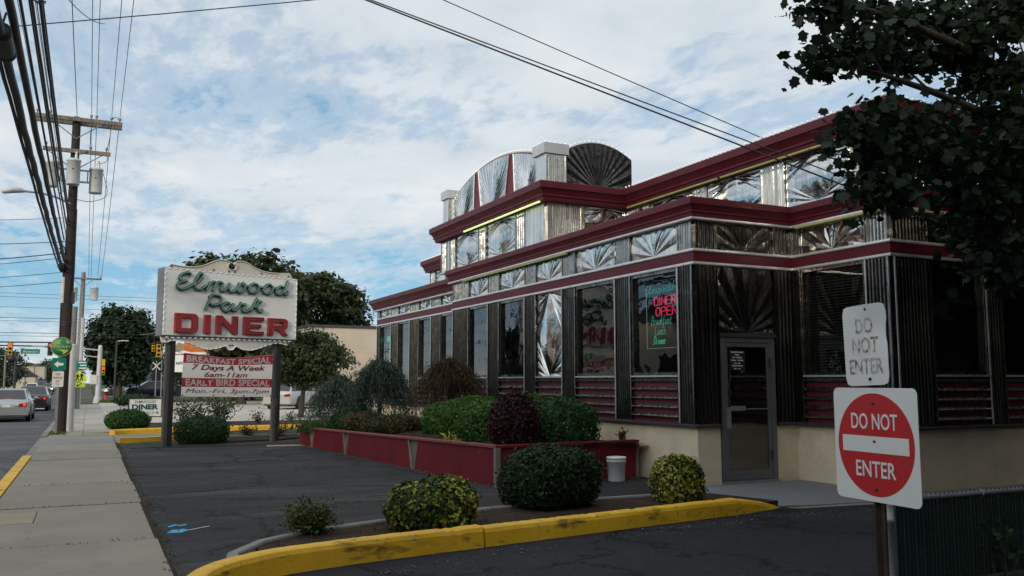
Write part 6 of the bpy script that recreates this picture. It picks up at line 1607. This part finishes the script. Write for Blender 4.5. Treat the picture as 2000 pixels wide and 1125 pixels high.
PP = thing('signal_pole', 'thick pale grey pole standing right behind the dark utility pole', 'pole', (-.50, 30.75, 0))
MB().lathe([(.135, -.1), (.125, .4), (.11, 2.68), (.09, 2.72), (.0, 2.73)], (0, 0, 0), 14).build('shaft', M['greypole'], PP)
# parkway sign
PK = thing('parkway_sign', 'green round parkway sign over an arrow plate and a no parking plate on one post', 'road sign', (-.83, 29.3, 0), R(4))
MB().box(-.035, .035, .0, .03, -.1, 2.7).build('post', M['galv'], PK)
rd = MB().lathe([(0, -.012), (.29, -.012), (.29, -.004), (0, -.004)], (0, 0, 0), 36, 'y').build('round_plate', M['parkgreen'], PK, (.04, -.004, 2.58))
rg = MB()
for r0, r1 in ((.272, .287),):
    for i in range(36):
        a0, a1 = R(10*i), R(10*i+10); rg.add([(r0*math.cos(a0), -.0135, r0*math.sin(a0)), (r1*math.cos(a0), -.0135, r1*math.sin(a0)), (r1*math.cos(a1), -.0135, r1*math.sin(a1)), (r0*math.cos(a1), -.0135, r0*math.sin(a1))], [(0, 1, 2, 3)])
rg.build('rim_line', M['parkyellow'], rd)
MB().prism_xz([(-.235, .075), (-.02, .075), (-.06, .14), (.0, .20), (-.10, .23), (-.19, .17)], -.0145, -.012).prism_xz([(-.15, -.085), (.20, -.085), (.13, -.18), (.02, -.235), (.06, -.16), (-.02, -.12)], -.0145, -.012).prism_xz([(.10, .21), (.14, .10), (.22, .10), (.19, .17)], -.0145, -.012).build('state_shape', M['parkyellow'], rd)
text('lettering', 'PARKWAY', M['parkyellow'], rd, (0, -.014, 0), .085, width=.50, bold=.02)
ar = MB().prism_xz(rplate(.38, .37, .03), 0, .004).build('arrow_plate', M['hwygreen'], PK, (.0, -.008, 2.06))
MB().prism_xz([(-.13, 0), (-.02, .10), (-.02, .045), (.12, .03), (.12, -.03), (-.02, -.045), (-.02, -.10)], -.002, -.0).build('arrow', M['signface'], ar)
pl2 = MB().prism_xz(rplate(.305, .46, .03), 0, .004).build('no_parking_plate', M['oldwhite'], PK, (-.01, -.008, 1.62))
for s_, z, h in (('NO', .14, .07), ('PARKING', .04, .06), ('ANY', -.06, .05), ('TIME', -.145, .045)):
    text('lettering', s_, M['stopred'] if z > -.1 else M['greyink'], pl2, (0, -.002, z), h, width=.12 if len(s_) == 2 else .24 if len(s_) > 4 else .11, bold=.01)
# school crossing sign
SCX = thing('school_crossing_sign', 'fluorescent yellow school crossing sign below a green guide sign on a thin post', 'road sign', (-.50, 55.3, 0), 0)
MB().box(-.06, .06, .0, .06, -.1, 2.7).build('post', M['greypolewood'], SCX)
gp = MB().box(-.37, .37, -.02, -.0, 2.20, 2.72).build('guide_plate', M['hwygreen'], SCX)
for s_, z in (('<', 2.62), ('<', 2.46), ('<', 2.30)): text('arrow_mark', s_, M['white'], gp, (-.29, -.021, z), .09, width=.07, bold=.02)
gt_ = MB()
for z, x0, x1 in ((2.62, -.1, .3), (2.46, 0, .32), (2.30, -.05, .34)): gt_.box(x0, x1, -.024, -.02, z-.03, z+.03)
gt_.build('route_text_lines', M['white'], gp)
pz = [(-.37, 1.74), (.37, 1.74), (.37, 2.02), (0, 2.36), (-.37, 2.02)]
yp = MB().prism_xz([(x, z-.19) for x, z in pz], -.02, 0).build('pentagon_plate', M['fluoro'], SCX)
pe = MB()
for x, s in ((-.10, 1.), (.11, 1.12)):
    z0 = 1.60
    pe.ball((x, -.022, z0+.40*s), .032*s, .004, .036*s, 8, 6); pe.prism_xz([(x-.045*s, z0+.19*s), (x+.045*s, z0+.19*s), (x+.05*s, z0+.35*s), (x-.05*s, z0+.35*s)], -.024, -.018)
    for dx in (-.07, .06): pe.prism_xz([(x-.03, z0+.20*s), (x+.03, z0+.20*s), (x+dx+.025, z0), (x+dx-.025, z0)], -.024, -.018)
    pe.prism_xz([(x-.05*s, z0+.34*s), (x-.10*s, z0+.20*s), (x-.075*s, z0+.19*s), (x-.03*s, z0+.30*s)], -.024, -.018); pe.prism_xz([(x+.05*s, z0+.34*s), (x+.10*s, z0+.21*s), (x+.075*s, z0+.19*s), (x+.03*s, z0+.30*s)], -.024, -.018)
pe.build('walking_figures', M['black'], yp)
ap_ = MB().box(-.31, .31, -.02, 0, 1.22, 1.50).build('arrow_plate', M['fluoro'], SCX)
MB().prism_xz([(-.14, 1.26), (.0, 1.29), (-.035, 1.325), (.14, 1.43), (.12, 1.46), (-.06, 1.35), (-.10, 1.39)], -.024, -.018).build('arrow', M['black'], ap_)
# far signal pole with mast arms
def signal_head(par, x, y, z, mat='yellowsig', red=True, s=1.):
    b = MB().box(-.17*s, .17*s, -.1, .14, -.52*s, .52*s).build('signal_head', M[mat], par, (x, y, z))
    MB().box(-.21*s, .21*s, -.02, .02, -.58*s, .58*s).build('back_plate', M['bumperdark'], b)
    for i, dz in enumerate((.34, 0, -.34)):
        MB().lathe([(0, -.112), (.10*s, -.115), (.115*s, -.10)], (0, 0, dz*s), 10, 'y').build('lens', M['sigred'] if (i == 0 and red) else M['black'], b)
        vz = MB()
        for q in range(7):
            a0, a1 = R(20+q*20), R(40+q*20); r = .125*s
            vz.add([(r*math.cos(a0), -.10, dz*s+r*math.sin(a0)), (r*math.cos(a1), -.10, dz*s+r*math.sin(a1)), (r*math.cos(a1), -.26, dz*s+r*math.sin(a1)), (r*math.cos(a0), -.26, dz*s+r*math.sin(a0))], [(0, 1, 2, 3), (3, 2, 1, 0)])
        vz.build('visor', M['bumperdark'], b)
    return b
SP = thing('traffic_signal_pole', 'white traffic signal pole with long mast arms and red signals across the road', 'traffic light', (.66, 73.8, 0))
MB().lathe([(.34, -.1), (.30, .25), (.21, .5), (.15, 4.15), (.12, 4.3), (0, 4.32)], (.0, 0, 0), 14).build('pole', M['greypole'], SP)
MB().tube([(-.05, 0, 3.92), (-2.0, 0, 4.10), (-4.6, 0, 4.18)], .055, 8).tube([(-.05, 0, 3.38), (-1.6, 0, 3.55), (-3.0, 0, 3.9), (-3.9, 0, 4.15)], .045, 8).tube([(-1.3, 0, 4.02), (-1.3, 0, 3.5)], .03, 6).build('mast_arm', M['greypole'], SP)
MB().tube([(-2.6, 0, 4.46), (-7.6, 0, 4.42)], .05, 8).tube([(-2.6, 0, 4.16), (-7.6, 0, 4.18)], .05, 8).build('mast_arm', M['bumperdark'], SP)
signal_head(SP, -3.38, -.25, 3.95, 'bumperdark', s=.85); signal_head(SP, -5.98, -.25, 3.93, 'yellowsig', s=.85)
nm = MB().box(-.62, .62, -.02, .02, -.17, .17).build('street_name_sign', M['hwygreen'], SP, (-4.68, -.1, 3.76)); text('lettering', 'Boulevard', M['white'], nm, (0, -.022, 0), .15, width=.9)
MB().box(-.42, -.40, -.01, .01, .17, .42).box(.40, .42, -.01, .01, .17, .42).build('hanger', M['galv'], nm)
sg = signal_head(SP, .28, -.2, 2.35, 'yellowsig', s=.62); MB().box(.14, .38, -.2, .05, 2.75, 3.25).build('side_signal', M['yellowsig'], SP)
MB().box(-.62, -.12, -.22, -.19, 1.35, 2.05).build('notice_plate', M['oldwhite'], SP)
fh = thing('fire_hydrant', 'red fire hydrant with a white cap by the big dark tree', 'hydrant', (1.38, 83.5, 0))
MB().lathe([(.22, 0), (.22, .05), (.15, .07), (.14, .62), (.18, .63), (.18, .68)], (0, 0, 0), 12).lathe([(0, -.26), (.07, -.26), (.07, .26), (0, .26)], (0, 0, .48), 8, 'x').build('barrel', M['hydrant'], fh)
MB().lathe([(.17, .68), (.15, .80), (.08, .88), (.04, .90), (.04, .96), (0, .96)], (0, 0, 0), 12).build('cap', M['white'], fh)
SL = thing('street_lamp', 'dark slim street lamp in front of the big dark tree', 'street lamp', (2.08, 86, 0))
MB().tube([(0, 0, -.1), (0, 0, 5.2)], [.11, .08], 8).build('pole', M['bumperdark'], SL); MB().tube([(0, 0, 5.15), (.9, 0, 5.2)], .05, 6).tube([(.15, 0, 5.16), (.5, 0, 5.2), (1.0, 0, 5.18)], [.07, .12, .05], 8, flat=(Vector((0, 0, 1)), .5)).build('lamp_head', M['lens'], SL)
YS = thing('hanging_signals', 'yellow traffic signals on a thin mast left of the diner sign', 'traffic light', (5.18, 80, 0))
MB().tube([(.38, 0, -.1), (.30, 0, 5.3)], [.06, .05], 6).tube([(-1.6, 0, 5.45), (1.4, 0, 5.9)], .025, 6).build('mast', M['galv'], YS)
signal_head(YS, .02, -.1, 4.15, 'yellowsig', False, 1.05); signal_head(YS, -.38, .25, 4.45, 'yellowsig', False, .7); signal_head(YS, .85, .25, 4.45, 'yellowsig', False, .6)
MB().tube([(-.62+.32*math.cos(a), 0, 5.12+.36*math.sin(a)) for a in np.linspace(.3, 6.2, 20)], .05, 6).build('cable_coil', M['cable'], YS)
RX = thing('crossing_buck', 'white crossbuck sign on a thin post left of the diner sign post', 'road sign', (5.35, 84, 0))
MB().tube([(0, 0, -.1), (0, 0, 3.4)], .05, 6).build('post', M['galv'], RX)
for s in (1, -1): MB().add([(-.36*s, -.06-.004*s, 2.62), (-.29*s, -.06-.004*s, 2.55), (.36*s, -.06-.004*s, 3.22), (.29*s, -.06-.004*s, 3.29)] + [(-.36*s, -.04-.004*s, 2.62), (-.29*s, -.04-.004*s, 2.55), (.36*s, -.04-.004*s, 3.22), (.29*s, -.04-.004*s, 3.29)], [(0, 1, 2, 3), (7, 6, 5, 4), (0, 4, 5, 1), (1, 5, 6, 2), (2, 6, 7, 3), (3, 7, 4, 0)]).build('blade', M['oldwhite'], RX)
# distant poles
for i, (px, Y, h) in enumerate(((8, 120, 5.1), (28, 110, 4.9), (49, 170, 5.2), (66, 210, 5.4), (77, 250, 5.8), (89, 300, 5.6))):
    t = thing('distant_pole', ('grey pole before the leafy tree at the left edge', 'slim dark pole with a pair of dark crossing lights', 'grey pole beside the far beige building', 'first of the small poles right of the far beige building', 'second of the small poles right of the far beige building', 'farthest small pole along the street')[i], 'pole', (farx(px, Y), Y, -.1), group='poles far up the street')
    MB().tube([(0, 0, 0), (0, 0, h)], .12 if i != 1 else .16, 6).build('shaft', M['greypolewood' if i != 1 else 'bumperdark'], t)
    if i == 1:
        for x in (-.42, .30): MB().lathe([(0, -.08), (.34, -.06), (.34, .02), (0, .02)], (x, -.15, h-.75), 12, 'y').build('crossing_light', M['bumperdark'], t)
    else: MB().tube([(-.6, 0, h-.4), (.6, 0, h-.4)], .06, 4).build('crossarm', M['greypolewood'], t)

# ------------------------------------------------------------------ far buildings and billboard
BK_ = thing('block_building', 'low beige block building behind the diner and the young tree', 'building', (12.6, 56.5, 0))
MB().box(0, 14, 0, 14, -.2, 5.05).build('wall', M['brick'], BK_); MB().box(-.06, 14.1, -.07, 14.1, 5.055, 5.24).build('parapet', M['roofdark'], BK_)
cs = MB()
for i in range(12): cs.box(.0, 14, -.006, .0, .40+i*.4, .415+i*.4)
stuff(cs.build('course_joint', M['beige'], BK_))
rl = MB()
for i in range(24): rl.box(i*.14, i*.14+.05, -1.2, -1.15, 0, 1.05)
rl.box(-.05, 3.4, -1.22, -1.13, 1.0, 1.06)
tag(rl.build('picket_railing', M['oldwhite'], None, (12.6, 54, .0)), 'white picket railing before the beige block building', 'railing')
def house(label, px, Y, w, h, roof, wall, cat='house', d=10, z0=-.15):
    t = thing('far_house', label, cat, (farx(px, Y), Y, z0))
    MB().box(-w/2, w/2, 0, d, 0, h).build('wall', M[wall], t)
    if roof > .4: MB().prism_xz([(-w/2-.3, h), (w/2+.3, h), (0, h+roof)], -.2, d+.2).build('roof', M['roofdark'], t)
    else: MB().box(-w/2-.1, w/2+.1, -.1, d+.1, h, h+roof).build('roof', M['roofdark'], t)
    for x in (-.28, .12):
        f = MB().box(x*w, x*w+w*.16, -.06, .02, h*.35, h*.65).build('window', M['oldwhite'], t)
        MB().box(x*w+.08, x*w+w*.16-.08, -.08, -.05, h*.35+.08, h*.65-.08).build('pane', M['carglass'], f)
    MB().box(.34*w, .34*w+w*.1, -.05, .02, 0, h*.5).build('door', M['bumperdark'], t)
    return t
house('small grey gabled house left of the far beige building', 37, 185, 5.2, 2.6, 2.0, 'beige')
house('far beige two storey building with a dark roof edge', 57, 240, 6.2, 5.4, .8, 'brick', 'building')
house('low dark shop front below the far beige building', 60, 205, 5., 1.9, .3, 'greywood', 'building')
house('white low house at the left edge behind the silver sedan', 2, 190, 6, 2.6, 1.2, 'white')
house('dark low house behind the wooden post and the banner', 338, 100, 4.2, 3.6, .5, 'bumperdark', 'building')
house('brick front seen across the street in the diner glass', -900, 40, 16, 5.0, .4, 'beige', 'building', 10)
hl_ = structure(MB().add([(farx(20, 900), 900, -5), (farx(140, 900), 900, -5), (farx(125, 900), 900, 6), (farx(60, 900), 900, 13), (farx(40, 900), 900, 10), (farx(20, 900), 930, -5)], [(0, 1, 2, 3, 4), (4, 3, 2, 5)]).build('hill', M['grassy']))
BB = thing('food_billboard', 'tall white food sign with a blue disc and an orange bun behind the banner', 'sign', (4.95, 60, 0))
MB().tube([(-.15, .1, -.1), (-.15, .1, 4.4)], .10, 8).tube([(2.1, .1, -.1), (2.1, .1, 5.2)], .11, 8).build('post', M['bumperdark'], BB)
bp = MB().box(-.1, 2.05, 0, .25, 3.30, 5.15).build('upper_board', M['signface'], BB)
MB().lathe([(0, -.03), (.62, -.03), (.62, 0), (0, 0)], (1.05, 0, 4.75), 24, 'y').build('blue_disc', M['blue'], bp); MB().box(.98, 1.10, -.04, -.03, 4.4, 4.9).build('disc_mark', M['fluoro'], bp)
MB().prism_xz([(.25, 3.75), (.6, 4.15), (1.1, 4.30), (1.6, 4.35), (2.02, 4.25), (2.02, 3.5), (.9, 3.45), (.45, 3.55)], -.03, 0).build('bun', M['orange'], bp)
MB().prism_xz([(-.08, 3.45), (.3, 3.5), (.5, 3.7), (.35, 4.0), (.1, 4.05), (-.08, 3.8)], -.035, 0).build('hand', M['tan'], bp)
lp = MB().box(-.1, 1.2, .02, .22, 2.15, 3.25).build('lower_board', M['signface'], BB)
text('lettering', 'HOT', M['black'], lp, (.28, .0, 2.72), .16, width=.5, bold=.03)
